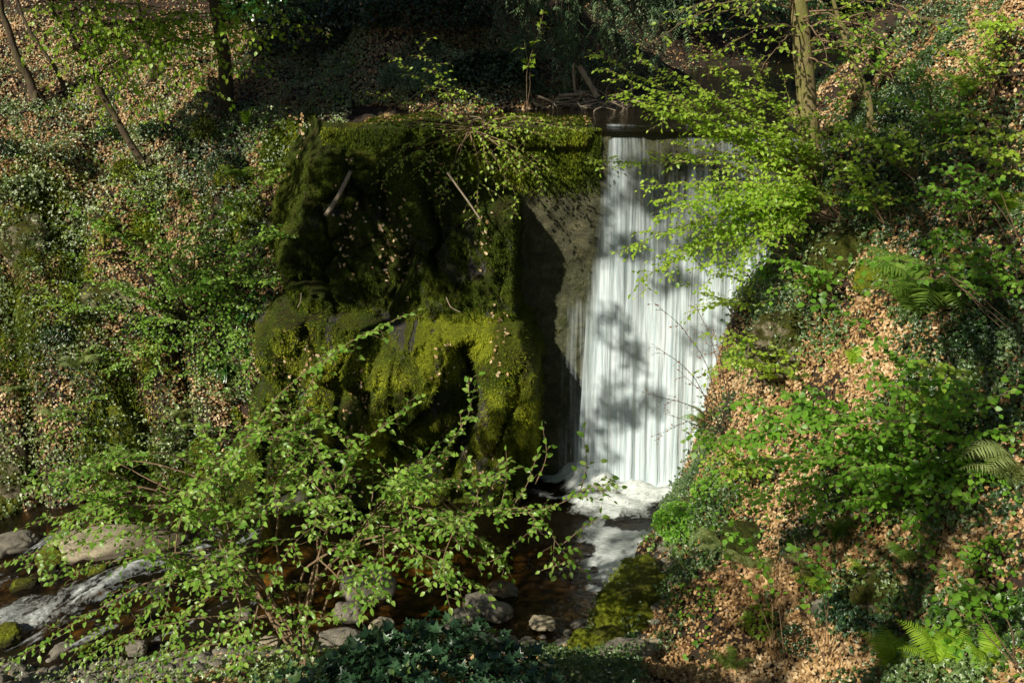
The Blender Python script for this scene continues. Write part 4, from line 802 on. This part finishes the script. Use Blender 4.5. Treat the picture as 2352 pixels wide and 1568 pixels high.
# tall slender stems on the right slope
for ox, oy, tx, ty, lb in ((1790, 1530, 1650, 1180, 'thin young shoot rising through the ferns near the slope foot'), (1895, 1530, 1860, 1250, 'straight slim sapling stem on the lower right slope'), (2350, 1540, 2180, 1330, 'arching sapling with large leaves in the lower right corner'), (2330, 560, 2150, 380, 'sapling with drooping broad leaves at the edge of the right bank'), (2340, 760, 1950, 620, 'long arching bare stem with few leaves over right bank ivy')):
    r_ = gpt(ox, oy); bush('young_shoot', lb, 'sapling', r_, [[h(tx+rng.uniform(-40, 40), ty+rng.uniform(-30, 50), r_[1]-.4)] for _ in range(3)], M['twig'], M['shrubg'], LEAFR, .08, .007, .3, 2., 0, .6, .2, .6, .5, .04)
TR = [(2000, 60, 1850, -20), (2060, 200, 1960, 60), (2180, 330, 2060, 180), (2280, 240, 2180, 90), (2340, 420, 2200, 300), (2120, 420, 2000, 330), (2040, 520, 1930, 420), (2240, 520, 2160, 400), (1920, 700, 1800, 640), (2300, 700, 2220, 600), (1800, 880, 1700, 800), (2200, 1010, 2080, 900), (1740, 1100, 1660, 1030), (2320, 100, 2240, 0), (1720, 720, 1660, 650)]
for x, y, x2, y2 in TR:
    r_ = gpt(x, y); tp = [h(x2+rng.uniform(-90, 110), y2+rng.uniform(-50, 70), r_[1]-.3-.4*rng.random()) for _ in range(6)]
    bush('low_sapling', 'low leafy sapling spreading sprays over the right slope', 'sapling', r_, [[p] for p in tp], M['twig'], M[('shrubg', 'spring')[rng.integers(0, 2)]], (LEAFR, LEAF)[rng.integers(0, 2)], .075, .009, .45, 5., 1, .8, .15, .6, .2, .04, group='saplings on the right slope')
TL = [(250, 600, 180, 520), (470, 560, 520, 480), (350, 500, 300, 400), (600, 480, 660, 400), (560, 660, 620, 600), (180, 760, 120, 700), (330, 870, 260, 800), (520, 940, 450, 880), (120, 1010, 180, 960), (400, 1050, 340, 980), (80, 380, 130, 320), (250, 330, 320, 280), (620, 300, 680, 250), (680, 180, 730, 120), (260, 1080, 300, 1020), (100, 640, 60, 580)]
for x, y, x2, y2 in TL:
    r_ = gpt(x, y); tp = [h(x2+rng.uniform(-100, 100), y2+rng.uniform(-60, 70), r_[1]-.3-.5*rng.random()) for _ in range(5)]
    bush('low_sapling', 'low twiggy sapling with small leaves on the left bank', 'sapling', r_, [[p] for p in tp], M['twigdark'], M[('hazel', 'spring', 'ivybright')[rng.integers(0, 3)]], LEAF, .062, .008, .42, 4.5, 1, .75, .15, .6, .2, .04, group='saplings on the left bank')
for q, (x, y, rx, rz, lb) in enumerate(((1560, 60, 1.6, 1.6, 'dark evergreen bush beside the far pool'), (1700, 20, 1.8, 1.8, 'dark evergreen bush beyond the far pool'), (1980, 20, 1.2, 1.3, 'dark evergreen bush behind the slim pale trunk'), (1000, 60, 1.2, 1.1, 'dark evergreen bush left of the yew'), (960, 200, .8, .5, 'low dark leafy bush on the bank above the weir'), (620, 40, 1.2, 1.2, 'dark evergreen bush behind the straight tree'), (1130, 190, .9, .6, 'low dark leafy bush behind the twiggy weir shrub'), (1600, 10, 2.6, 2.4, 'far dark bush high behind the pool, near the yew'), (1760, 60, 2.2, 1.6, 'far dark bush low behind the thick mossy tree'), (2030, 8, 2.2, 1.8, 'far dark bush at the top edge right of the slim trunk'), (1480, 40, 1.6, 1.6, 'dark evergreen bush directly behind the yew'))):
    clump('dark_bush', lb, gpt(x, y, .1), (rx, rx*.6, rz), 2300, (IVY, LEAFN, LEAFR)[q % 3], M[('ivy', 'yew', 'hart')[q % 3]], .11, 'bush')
# ------------------------------------------------------------------ ferns
def frondmesh(name, mat, L=1., w=.22, npin=20, arch=.5, sub=0):
    t = np.linspace(0, 1, 16); C = np.stack([t*L*(1-.15*t), 0*t, arch*L*(np.sin(t*2.3)*.55-.35*t**2)], -1)
    mb = MB(); V, F_ = tube(C, np.linspace(.008, .002, 16)*L, 4); mb.add(V, F_, .2)
    tt = np.linspace(.12, .985, npin); x = tt*15; i = np.minimum(x.astype(int), 14); P = C[i]+(C[i+1]-C[i])*(x-i)[:, None]; d = nrm(C[i+1]-C[i])
    prof = np.sin(np.clip(tt*1.02, 0, 1)**.75*math.pi)**.8*w*L+.01
    T = (np.array([[0, -.04, 0], [.03, .07, 0], [.5, -.055, -.03], [.5, .055, -.03], [1, 0, -.14]]), np.array([[0, 2, 3], [0, 3, 1], [2, 4, 3]]))
    for s in (1, -1):
        sd = np.tile([0, s*1., 0], (npin, 1)); ax = sd+d*.35+rnd(npin)*.06+np.array([0, 0, -.15])
        V, F_ = place(T, P, ax, np.cross(d, sd)*s, prof*(.9+.2*jit(npin))); mb.add(V, F_, np.repeat(.3+.7*jit(npin), 5))
    me = mesh(name, np.concatenate(mb.V), [np.concatenate(f) for f in mb.F.values()], mat, np.concatenate(mb.A), smooth=False); return me
FM = {k: [frondmesh('frond', M[k], 1, .17+.03*i, 26, .45+.15*i) for i in range(3)] for k in ('fern', 'fernlime', 'fernpale')}
def fern(ox, oy, n, L, k, label, yaw=None, spread=2*math.pi, elev=.45, dz=0.):
    p = gpt(ox, oy, dz); e = empty('fern', p, label, 'fern', 'ferns growing on the banks'); nn = gnorm(p[:1], p[1:2])[0]
    y0 = rng.uniform(0, 6.28) if yaw is None else yaw-spread/2
    for i in range(n):
        a = y0+spread*(i+.5*rng.random())/n; o = link('frond', FM[k][rng.integers(0, 3)], e)
        s = 1.08*L*(.75+.4*rng.random()); q = Matrix.Rotation(a, 4, 'Z')@Matrix.Rotation(-elev*(.6+.8*rng.random()), 4, 'Y')@Matrix.Rotation(rng.uniform(-.3, .3), 4, 'X')
        o.matrix_local = q@Matrix.Scale(s, 4)
    return e
W_ = math.pi
fern(2110, 735, 17, 1.25, 'fern', 'largest fern, its dark fronds arching over the right bank beside the ivy', -2.4, 4.6)
fern(2190, 660, 5, .7, 'fernlime', 'bright upright fern just behind the largest fern', -1.2, 4, .9)
fern(1650, 1265, 9, .55, 'fernpale', 'fern with long fronds drooping toward the pool left of round boulder', -2.6, 3)
fern(1720, 1310, 8, .62, 'fernpale', 'fern drooping below the round dark mossy boulder', -2.2, 2.6)
fern(1920, 1255, 6, .5, 'fern', 'upright fern right of the round dark mossy boulder', None, 6.28, .8)
fern(1900, 1370, 8, .55, 'fernlime', 'bright feathery fern in the middle of the lower right slope', None)
fern(1860, 1320, 5, .5, 'fernpale', 'small pale fern above the bright feathery fern', -2.5, 2.5)
fern(2090, 1300, 6, .5, 'fern', 'dark fern above the half buried mossy rock')
fern(2340, 1130, 6, .9, 'fernpale', 'large pale frond fern reaching in from the right edge', 3.14, 1.4, .5)
fern(2160, 1545, 7, .6, 'fernlime', 'lime green fern at the bottom edge of the right slope', 2., 5, .8)
fern(2050, 1560, 6, .55, 'fernlime', 'lime fern low at the bottom edge left of the other lime fern', 2.2, 4, .8)
fern(2260, 1555, 5, .5, 'fernlime', 'yellow-green fern close to the bottom right corner', 2., 4, .8)
fern(1680, 1540, 5, .45, 'fern', 'small fern on the sunlit litter at the bottom edge')
fern(1960, 850, 5, .4, 'fernlime', 'little lime fern on the brown ledge under the pale outcrop', None, 6.28, .9)
fern(1830, 880, 5, .4, 'fern', 'little dark fern left of the lime fern on the brown ledge')
fern(2330, 500, 6, .55, 'fernlime', 'fern hanging at the right edge above the ivy hummock', 3.3, 3)
fern(2230, 230, 7, .6, 'fernlime', 'yellowish fern high on the right bank near the corner', 3.5, 4)
fern(2070, 360, 5, .6, 'fernpale', 'pale fern in the ivy of the upper right bank')
fern(190, 850, 7, .7, 'fernpale', 'pale grey-green fern sprawling on the left bank', -1.6, 3.5)
fern(60, 910, 7, .65, 'fernpale', 'pale fern near the left end of the bank', -1.6, 3.2)
fern(130, 960, 6, .6, 'fernpale', 'pale fern drooping just below the sprawling one on the left bank', -1.6, 3)
fern(420, 965, 6, .55, 'fernpale', 'silvery fern low on the left bank near the dark rock face', -1.6, 3)
fern(560, 420, 6, .6, 'fern', 'dark green fern hanging below the straight tree on the left bank', -1.6, 3)
fern(565, 300, 4, .6, 'fernlime', 'narrow bright fern frond near the base of the straight tree', -1., 3, .9)
fern(300, 870, 5, .5, 'fern', 'small green fern under the arching bank shrub')
fern(620, 395, 5, .45, 'fern', 'small dark fern where the bank meets the mossy rock')
fern(1620, 985, 5, .5, 'fern', 'dark fern hanging over the white water from the right bank', 2.8, 2)
fern(2000, 1340, 4, .4, 'fernlime', 'little bright fern leaning on the half buried rock')
# hart's tongue ferns
def strapmesh():
    t = np.linspace(0, 1, 9); w = .075*np.sin(np.clip(t*.97+.03, 0, 1)*math.pi)**.5; z = .35*np.sin(t*2.4)-.30*t*t
    V = np.concatenate([st3(t*.8, w, z+.02), st3(t*.8, 0, z), st3(t*.8, -w, z+.02)]); i = np.arange(8)
    Q = np.concatenate([np.stack([i, i+9, i+10, i+1], -1), np.stack([i+9, i+18, i+19, i+10], -1)]); return mesh('strap_leaf', V, Q, M['hart'], np.full(27, .5))
SM = strapmesh()
for ox, oy, n, L, lb in ((590, 735, 12, .5, 'glossy strap leaved fern hanging where bank meets rock, upper clump'), (545, 800, 10, .5, 'glossy strap leaved fern between the upper clump and lower clump'), (515, 850, 11, .55, 'glossy strap leaved fern at the dark foot of the bank, lower clump'), (610, 690, 8, .4, 'small strap leaved fern at the top of the strap leaf cluster')):
    p = gpt(ox, oy, .03); e = empty('strap_fern', p, lb, 'fern', 'strap leaved ferns beside the rock face')
    for i in range(n):
        o = link('strap_leaf', SM, e); o.matrix_local = Matrix.Rotation(-math.pi/2+rng.uniform(-1.4, 1.4), 4, 'Z')@Matrix.Rotation(-.3*rng.random()+.4*rng.random(), 4, 'Y')@Matrix.Scale(L*(.7+.5*rng.random()), 4)
# ------------------------------------------------------------------ trees
def shade_clumps(n, ubox, vbox, Y, tr, cover=1., nz=1.6, th=.0, seed=400):
    """unseen crown clumps added sunward of a part of the gorge to shade it"""
    u = rng.uniform(*ubox, n); v = rng.uniform(*vbox, n); P = W(u, v, Y).T if np.isscalar(Y) else W(u, v, Y(u, v)).T
    k = fbm(P*nz, 2, seed) > th; P = P[k]; n = len(P)
    t = rng.uniform(*tr, n); t = np.maximum(t, (1.1-P[:, 2])/SUN[2]+2*jit(n))
    return P+SUN*t[:, None]
def crownmesh(C, r, per, ls, T=LEAFR):
    n = len(C)*per; P = np.repeat(C, per, 0)+nrm(rnd(n))*(r*jit(n)**.5)[:, None]
    u_, v_, d_ = proj(P); k = ~((u_ > -10) & (u_ < 1034) & (v_ > -10) & (v_ < 692)); P = P[k]; n = len(P)
    V, F_ = place(T, P, rnd(n)+np.array([0, 0, -.4]), rnd(n)*.6+SUN, ls*(.7+.6*jit(n))); return V, F_, np.repeat(jit(n), len(T[0]))
def tree(name, label, pts, rr, bark, clumps=None, r=.5, per=30, ls=.16, extra=None, cat='tree', leafmatn='canopy'):
    pts = np.array(pts); e = empty(name, pts[0], label, cat); C = curve(pts, 30, .05); C[0] = pts[0]
    mb = MB(); R_ = np.interp(np.linspace(0, 1, 30), [0, .04, .12, 1], [rr*1.5, rr*1.15, rr, rr*.45])
    V, F_ = tube(C, R_, 12); V = V+(fbm(V*6, 3, 500)[:, None]-.5)*rr*.35; mb.add(V, F_)
    for k in range(4):                                    # root flare
        a = k*1.6+rng.random(); dd_ = np.array([math.cos(a), math.sin(a), 0]); q = pts[0]+np.array([0, 0, .25]); c = curve([q, q+dd_*rr*1.6+np.array([0, 0, -.22]), q+dd_*rr*4+np.array([0, 0, -.45])], 8); V, F_ = tube(c, np.linspace(rr*.7, rr*.15, 8), 6); mb.add(V, F_)
    if clumps is not None and len(clumps):
        for k in rng.choice(len(clumps), min(14, len(clumps)), False):
            i = rng.integers(17, 29); a, b = C[i], clumps[k]
            c = curve([a, a*.5+b*.5+np.array([0, 0, .3]), b], 12, .05); u_, v_, d_ = proj(c)
            if ((u_ > 0) & (u_ < 1024) & (v_ > -5) & (v_ < 682)).any() : continue
            V, F_ = tube(c, np.linspace(rr*.35, .015, 12), 5); mb.add(V, F_)
    mb.build('trunk', bark, e, pts[0])
    if clumps is not None and len(clumps):
        V, F_, a = crownmesh(clumps, r, per, ls); mc = MB(); mc.add(V, F_, a); mc.build('crown', M[leafmatn], e, pts[0], smooth=False)  # unseen crown, its clumps set out for the shade they cast
    return e
t1 = gpt(520, 262); t2 = gpt(345, 392); t3 = gpt(85, 238); t4 = gpt(153, 212); t5 = gpt(358, 185)
D3 = np.r_[shade_clumps(110, (236, 345), (-20, 112), 20.8, (8, 13), seed=435), shade_clumps(190, (290, 620), (55, 117), 19.6, (8, 13), seed=433), shade_clumps(260, (330, 640), (-40, 106), 21.6, (6, 11), seed=431), shade_clumps(380, (600, 960), (-60, 66), 45, (7, 13), seed=432), shade_clumps(300, (270, 900), (-60, 112), 22.5, (7, 12), seed=401), shade_clumps(330, (520, 960), (-60, 100), 31, (7, 13), seed=421)]; rng.shuffle(D3)
D1 = shade_clumps(104, (290, 466), (140, 292), 15.7, (9, 14), nz=1.4, th=.33, seed=402)
D1b = shade_clumps(26, (225, 360), (330, 480), 15.4, (11, 15), seed=405)
D2 = shade_clumps(34, (300, 560), (425, 490), 14.8, (12, 16), seed=403)
D4 = shade_clumps(110, (590, 780), (150, 255), 16.0, (12, 17), nz=2.4, th=.50, seed=404)
D4b = shade_clumps(110, (600, 745), (255, 440), 15.8, (12, 17), nz=2.4, th=.56, seed=406)
D5 = shade_clumps(26, (380, 600), (500, 600), 12.8, (13, 17), nz=1.2, th=.42, seed=407)
D6 = shade_clumps(60, (780, 1024), (40, 260), 13., (8, 12), nz=.9, th=.48, seed=408)
D7 = shade_clumps(56, (700, 1024), (470, 690), 9.2, (12, 16), nz=1.2, th=.50, seed=409)
D8 = shade_clumps(20, (0, 300), (0, 480), 18., (9, 14), nz=.9, th=.55, seed=410)
D9 = shade_clumps(10, (330, 600), (620, 690), 6.5, (9, 13), nz=1., th=.35, seed=411)
q0 = D3-SUN*((D3[:, 1:2]-20)/SUN[1]); uq, vq, _d = proj(q0); D3 = D3[~((np.hypot((uq-560)/105, (vq-15)/48) < 1) & (rng.random(len(D3)) < .72))]
D10 = shade_clumps(32, (215, 325), (110, 330), 17.0, (9, 14), nz=1.2, th=.36, seed=434)
def litfilter(D):
    q = D-SUN*((D[:, 2:3]+8.35)/SUN[2]); a, b, _d = proj(q)
    bad = (np.hypot((a-115)/150, (b-550)/60) < 1) | (np.hypot((a-625)/60, (b-600)/60) < 1) | (np.hypot((a-500)/60, (b-610)/30) < 1)
    return D[~bad]
D1, D1b, D2, D5, D7, D8, D9, D10 = [litfilter(q) for q in (D1, D1b, D2, D5, D7, D8, D9, D10)]
T1 = tree('tall_tree', 'straight brown trunked tree standing on top of the left bank', [t1, O(517, 150, t1[1]), O(500, 40, t1[1]), O(485, -60, t1[1]), t1+np.array([-.6, -.3, 9])], .13, M['bark'], D3[:len(D3)*4//10], .75, 34, .24)
T2 = tree('leaning_tree', 'slender tree leaning left from the middle of the left bank', [t2, O(300, 330, t2[1]), O(240, 225, t2[1]), O(170, 90, t2[1]-.3), O(105, -10, t2[1]-.5), O(60, -120, t2[1]-.5)], .065, M['bark'], np.r_[D8, D10], .45, 26, .16)
T3 = tree('leaning_tree', 'short dark trunk at the left end of the wood, leaning left', [t3, O(50, 150, t3[1]), O(10, 40, t3[1]), O(-20, -80, t3[1])], .09, M['bark'])
T4 = tree('leaning_tree', 'thin dark sapling trunk between the two leaning trees on the left', [t4, O(110, 130, t4[1]), O(70, 70, t4[1]), O(20, -60, t4[1])], .045, M['bark'])
T5 = tree('slim_tree', 'slim dark tree behind bright leaves near the top of the left bank', [t5, O(340, 120, t5[1]), O(318, 30, t5[1]), O(300, -80, t5[1]), t5+np.array([-1, 0, 7])], .075, M['bark'], D3[len(D3)*4//10:len(D3)*6//10], .75, 34, .24)
t6 = gpt(1872, 425); t7 = gpt(2005, 318); print('trees', t1, t2, t6, t7)
T6 = tree('mossy_tree', 'thick mossy trunk standing beside the top of the waterfall', [t6, O(1858, 300, t6[1]), O(1848, 150, t6[1]), O(1832, 0, t6[1]), O(1815, -130, t6[1]), t6+np.array([-.8, -.3, 8])], .145, M['barkmoss'], D3[len(D3)*6//10:], .6, 30, .20)
V, F_, a = crownmesh(np.r_[D4, D4b], .24, 42, .085); mc = MB(); mc.add(V, F_, a); mc.build('unseen_shade_leaves', M['canopy'], T6, t6, smooth=False)  # leaves added out of view to dapple the waterfall with shade
T7 = tree('slim_tree', 'thin pale trunk leaning left right of the thick mossy tree', [t7, O(1985, 200, t7[1]), O(1950, 110, t7[1]), O(1912, 0, t7[1]), O(1880, -120, t7[1])], .05, M['barkmoss'], D6[:len(D6)//2], .5, 26, .16)
ga = lambda x, y: np.array([x, y, float(ground(x, y))])
a = ga(-9.5, 7.0); tree('unseen_streamside_tree', 'tall unseen tree beside the stream, its crown shaped to shade the mossy rocks', [a, a+np.array([.2, .2, 4]), a+np.array([.4, .8, 9]), a+np.array([.5, 1, 14])], .22, M['bark'], np.r_[D1, D1b[25:], D2, D5], .42, 34, .15)  # tree added out of view to shade rock face and pool
a = ga(-6.0, -2.0); tree('unseen_overhead_tree', 'broad unseen tree over the near bank, its crown shaped to shade the right slope', [a, a+np.array([.4, .2, 4]), a+np.array([1, .8, 7]), a+np.array([2, 1, 9])], .25, M['bark'], np.r_[D7, D6[len(D6)//2:], D9], .45, 30, .14)  # tree added out of view to shade right slope and ivy mound
# beech sprays in the upper left
rt = O(180, 110, t2[1]-.3)
tp = [(130, 90), (200, 30), (300, 20), (380, 60), (450, 40), (560, 30), (680, 30), (620, 60), (330, 110), (250, 130), (420, 130), (540, 100), (300, 200), (380, 240), (200, 190), (440, 220), (360, 160), (480, 170), (260, 250), (160, 230), (600, 15), (300, 70), (420, 90), (200, 240), (560, 150), (660, 90), (700, 20), (740, 60), (500, 220), (340, 270), (280, 180), (220, 60), (460, 90), (520, 60), (600, 120), (400, 30), (150, 140), (90, 60), (60, 110), (640, 160)]
mbT, mbL = MB(), MB()
for x, y in tp:
    Yt = t2[1]-.6-1.6*rng.random(); i = rng.uniform(0, .9); a = O(105+i*135, -10+i*235, t2[1]-.4)
    b = O(x, y, Yt); C = curve([a, a*.5+b*.5+np.array([0, 0, .25]), b], 18, .06); V, F_ = tube(C, np.linspace(.014, .003, 18), 5); mbT.add(V, F_)
    twigs(mbT, mbL, C, .007, 1, .65, LEAFR, .09, 3.4, .6, .45, .45, .2)
mbT.build('boughs', M['bark'], T2, t2); mbL.build('foliage', M['beech'], T2, t2, smooth=False)
# lower sprays on T6/T7: bare twigs
mbT, mbL = MB(), MB()
for x, y, x2, y2 in ((1830, 20, 1600, 60), (1840, 60, 2100, 140), (1835, 10, 1700, 40), (1838, 40, 1960, 90), (1845, 100, 2140, 40), (1850, 130, 1990, 250), (1835, -10, 1480, 110), (1835, 0, 1560, 30), (1840, 60, 1640, 130), (1840, 30, 2200, 60), (1850, 90, 2080, 210), (1838, 10, 2040, 20), (1845, 80, 1740, 170), (1850, 120, 2180, 180), (1835, 5, 1660, -10), (1840, 40, 1900, 160)):
    a = O(x, y, t6[1]); b = O(x2, y2, t6[1]-1.5); C = curve([a, a*.5+b*.5+np.array([0, 0, .2]), b], 18, .1); V, F_ = tube(C, np.linspace(.014, .003, 18), 5); mbT.add(V, F_)
    twigs(mbT, mbL, C, .007, 1, .5, LEAF, .075, 3.4, .6, .15, .55, .25)
mbT.build('boughs', M['twig'], T6, t6); mbL.build('foliage', M['spring'], T6, t6, smooth=False)
# yew hanging over the upper pool
ty = gpt(1330, 205); ty = Wz(1330*K, 222*K, -2.2)+np.array([0, .6, .1])
e = empty('yew_tree', ty, 'dark yew whose drooping boughs hang over the pool above the weir', 'tree'); mb = MB(); C = curve([ty, ty+np.array([0, 0, 1.5]), ty+np.array([-.3, .3, 4]), ty+np.array([-.3, .5, 6])], 20, .04); V, F_ = tube(C, np.linspace(.07, .05, 20), 8); mb.add(V, F_); mL = MB()
for q in range(120):
    ox = rng.uniform(1080, 1580); oy = rng.uniform(-90, 175) if ox < 1400 else rng.uniform(-90, 130)
    if oy > 60 and ox < 1180: continue
    b = O(ox, oy, ty[1]-rng.uniform(.2, 1.8)); a = C[rng.integers(9, 19)]; c = curve([a, a*.45+b*.55+np.array([0, 0, .35]), b], 12, .05); V, F_ = tube(c, np.linspace(.02, .004, 12), 4); mb.add(V, F_)
    for s in range(12):
        i = rng.integers(4, 12); dr = nrm(c[11]-c[4])*.5+rng.normal(size=3)*.5+np.array([0, 0, -.35]); m = 24; tt = np.linspace(0, 1, m)[:, None]; ln = .28+.3*rng.random(); cc = c[i]+dr*ln*tt+np.array([0, 0, -.12*ln])*tt**2
        sd = nrm(np.cross(dr, [0, 0, 1.])); ax = nrm(dr)*.5+np.where(np.arange(m) % 2, 1, -1)[:, None]*sd+rnd(m)*.15; V, F_ = place(LEAFN, cc, ax, np.tile([0, -.3, 1.], (m, 1))+rnd(m)*.2, .075*(1.5-.8*tt[:, 0])); mL.add(V, F_, np.repeat(jit(m), 8))
mb.build('trunk', M['twigdark'], e, ty); mL.build('crown', M['yew'], e, ty, smooth=False)
# maple spray near the yew
b = O(1240, 60, 17.); bush('maple_sapling', 'young maple sapling with broad pale leaves in front of the dark yew', 'sapling', Wz(1215*K, 262*K, -2.25), [[O(1215, 150, 17.5), O(1240, 60, 17.3), O(1255, 0, 17.3)], [O(1215, 150, 17.5), O(1205, 100, 17.2)]], M['twig'], M['spring'], IVY, .17, .008, .3, 2.4, 0, .4, .4, .5, .6, .03)
# ------------------------------------------------------------------ dead wood
def log(name, label, a, b, r, mat, cat='log', k=10):
    a = np.asarray(a); C = curve([a, (a+np.asarray(b))/2+rng.normal(size=3)*.02, b], 16, r*.4); V, F_ = tube(C, np.linspace(r, r*.75, 16), k); V = V+(fbm(V*8, 3, 600)[:, None]-.5)*r*.4; V -= a
    mb = MB(); mb.add(V, F_); o = mb.build(name, mat); o.location = a; return tag(o, label, cat)
log('fallen_log', 'pale smooth log leaning on the mossy rock left of the weir', O(748, 495, 15.25), O(806, 392, 15.6), .040, M['dead'])
log('fallen_branch', 'thin bleached branch propped on the moss below the sparse shrub', O(1027, 395, 15.3), O(1105, 505, 15.05), .018, M['dead'], 'branch', 6)
log('fallen_branch', 'short pale stick lying on the bright moss of the lower rock', O(905, 870, 14.35), O(940, 890, 14.3), .012, M['dead'], 'branch', 6)
log('fallen_branch', 'small leaning stick on the ledge left of the lower mossy rock', O(684, 705, 15.2), O(692, 672, 15.1), .010, M['dead'], 'branch', 6)
log('fallen_branch', 'stick slanting down onto the lit edge of the ledge', O(1025, 682, 15.15), O(1058, 716, 15.0), .009, M['dead'], 'branch', 6)
log('fallen_branch', 'dark rotting branch on the right slope below the sapling', gpt(2140, 1170, .04), gpt(2260, 1165, .06), .035, M['bark'], 'branch', 8)
log('fallen_branch', 'dark branch lying by the pale stones at the lower right edge', gpt(2200, 1500, .03), gpt(2340, 1490, .04), .03, M['bark'], 'branch', 8)
log('fallen_log', 'short dark log in leaf litter near the top of the left bank', gpt(210, 130, .06), gpt(245, 100, .06), .09, M['bark'])
def plank(name, label, a, b, w, t):
    a = np.asarray(a, float); b = np.asarray(b, float); d = nrm(b-a); s = nrm(np.cross(d, [0, 1., .2])); n = np.cross(s, d); n_ = 9
    c = np.linspace(0, 1, n_)[:, None]*(b-a); V = []
    for q, (i, j) in enumerate(((1, 1), (1, -1), (-1, -1), (-1, 1))): V.append(c+s*w*i+n*t*j+rng.normal(size=(n_, 3))*.003)
    V = np.stack(V, 1).reshape(-1, 3); Q = [[4*k+j, 4*k+(j+1) % 4, 4*(k+1)+(j+1) % 4, 4*(k+1)+j] for k in range(n_-1) for j in range(4)]+[[0, 1, 2, 3], [4*n_-1, 4*n_-2, 4*n_-3, 4*n_-4]]
    mb = MB(); mb.add(V, np.array(Q)); o = mb.build(name, M['dead'], smooth=False); o.location = a; return tag(o, label, 'plank')
yd = Wz(1350*K, 250*K, ZU)[1]
plank('plank', 'weathered plank standing slanted in the driftwood heap', O(1372, 222, yd), O(1330, 150, yd), .05, .02)
plank('plank', 'weathered plank lying level across the driftwood heap', O(1283, 219, yd-.1), O(1345, 214, yd), .03, .02)
log('driftwood_pole', 'slim upright pole standing in the driftwood heap', O(1322, 215, yd+.1), O(1317, 145, yd+.1), .028, M['dead'], 'pole', 6)
c0 = O(1365, 255, yd); mb = MB()
for q in range(110):
    a = c0+np.array([rng.normal()*.42, rng.normal()*.25, abs(rng.normal())*.16-.08]); dd_ = nrm(np.array([rng.normal(), rng.normal()*.6, rng.normal()*.35])); ln = rng.uniform(.25, .8); V, F_ = tube(curve([a-dd_*ln/2, a+rng.normal(size=3)*.07, a+dd_*ln/2], 8, .02), np.linspace(.016, .005, 8)*rng.uniform(.5, 1.5), 5); mb.add(V-c0, F_)
e = mb.build('driftwood_heap', M['dead']); e.location = c0; tag(e, 'tangled heap of driftwood sticks stranded above the weir', 'driftwood')
c0 = O(1075, 300, YW+.15); mb = MB()
for q in range(60):
    a = c0+np.array([np.clip(rng.normal()*.4, -.7, .7), rng.normal()*.12, abs(rng.normal())*.05+.03]); dd_ = nrm(np.array([rng.normal(), rng.normal()*.3, rng.normal()*.15])); ln = rng.uniform(.2, .7); V, F_ = tube(curve([a-dd_*ln/2, a+rng.normal(size=3)*.04, a+dd_*ln/2], 8, .02), np.linspace(.010, .004, 8), 5); mb.add(V-c0, F_)
e = mb.build('twig_drift', M['dead']); e.location = c0; tag(e, 'drift of dead twigs caught along the mossy crest of the weir', 'driftwood')
# ------------------------------------------------------------------ light, sky, camera
w = bpy.data.worlds.new('World'); scn.world = w; w.use_nodes = True; nt = w.node_tree; nt.nodes.clear()
sky = nt.nodes.new('ShaderNodeTexSky'); sky.sky_type = 'NISHITA'; sky.sun_disc = False
sky.sun_elevation = math.asin(SUN[2]); sky.sun_rotation = math.atan2(SUN[0], SUN[1])
bg = nt.nodes.new('ShaderNodeBackground'); bg.inputs[1].default_value = .055; ow = nt.nodes.new('ShaderNodeOutputWorld'); nt.links.new(sky.outputs[0], bg.inputs[0]); nt.links.new(bg.outputs[0], ow.inputs[0])
sl = bpy.data.lights.new('sun', 'SUN'); sl.energy = 5.; sl.angle = R(.5); sl.color = (1, .95, .80); so = bpy.data.objects.new('sun', sl); COL.objects.link(so)
so.rotation_euler = Vector(SUN).to_track_quat('Z', 'Y').to_euler()
cam = bpy.data.cameras.new('camera'); cam.sensor_width = 36; cam.lens = 36*F/1024; cam.clip_end = 600; cam.clip_start = .05
co = bpy.data.objects.new('camera', cam); COL.objects.link(co); co.rotation_euler = (math.pi/2-PITCH, 0, 0); scn.camera = co
scn.render.engine = 'CYCLES'; scn.view_settings.view_transform = 'Standard'; scn.view_settings.look = 'None'; scn.view_settings.exposure = 0
cy = scn.cycles; cy.use_denoising = True; cy.max_bounces = 6; cy.diffuse_bounces = 2; cy.glossy_bounces = 2; cy.transmission_bounces = 3; cy.transparent_max_bounces = 10; cy.sample_clamp_indirect = 4; cy.sample_clamp_direct = 0
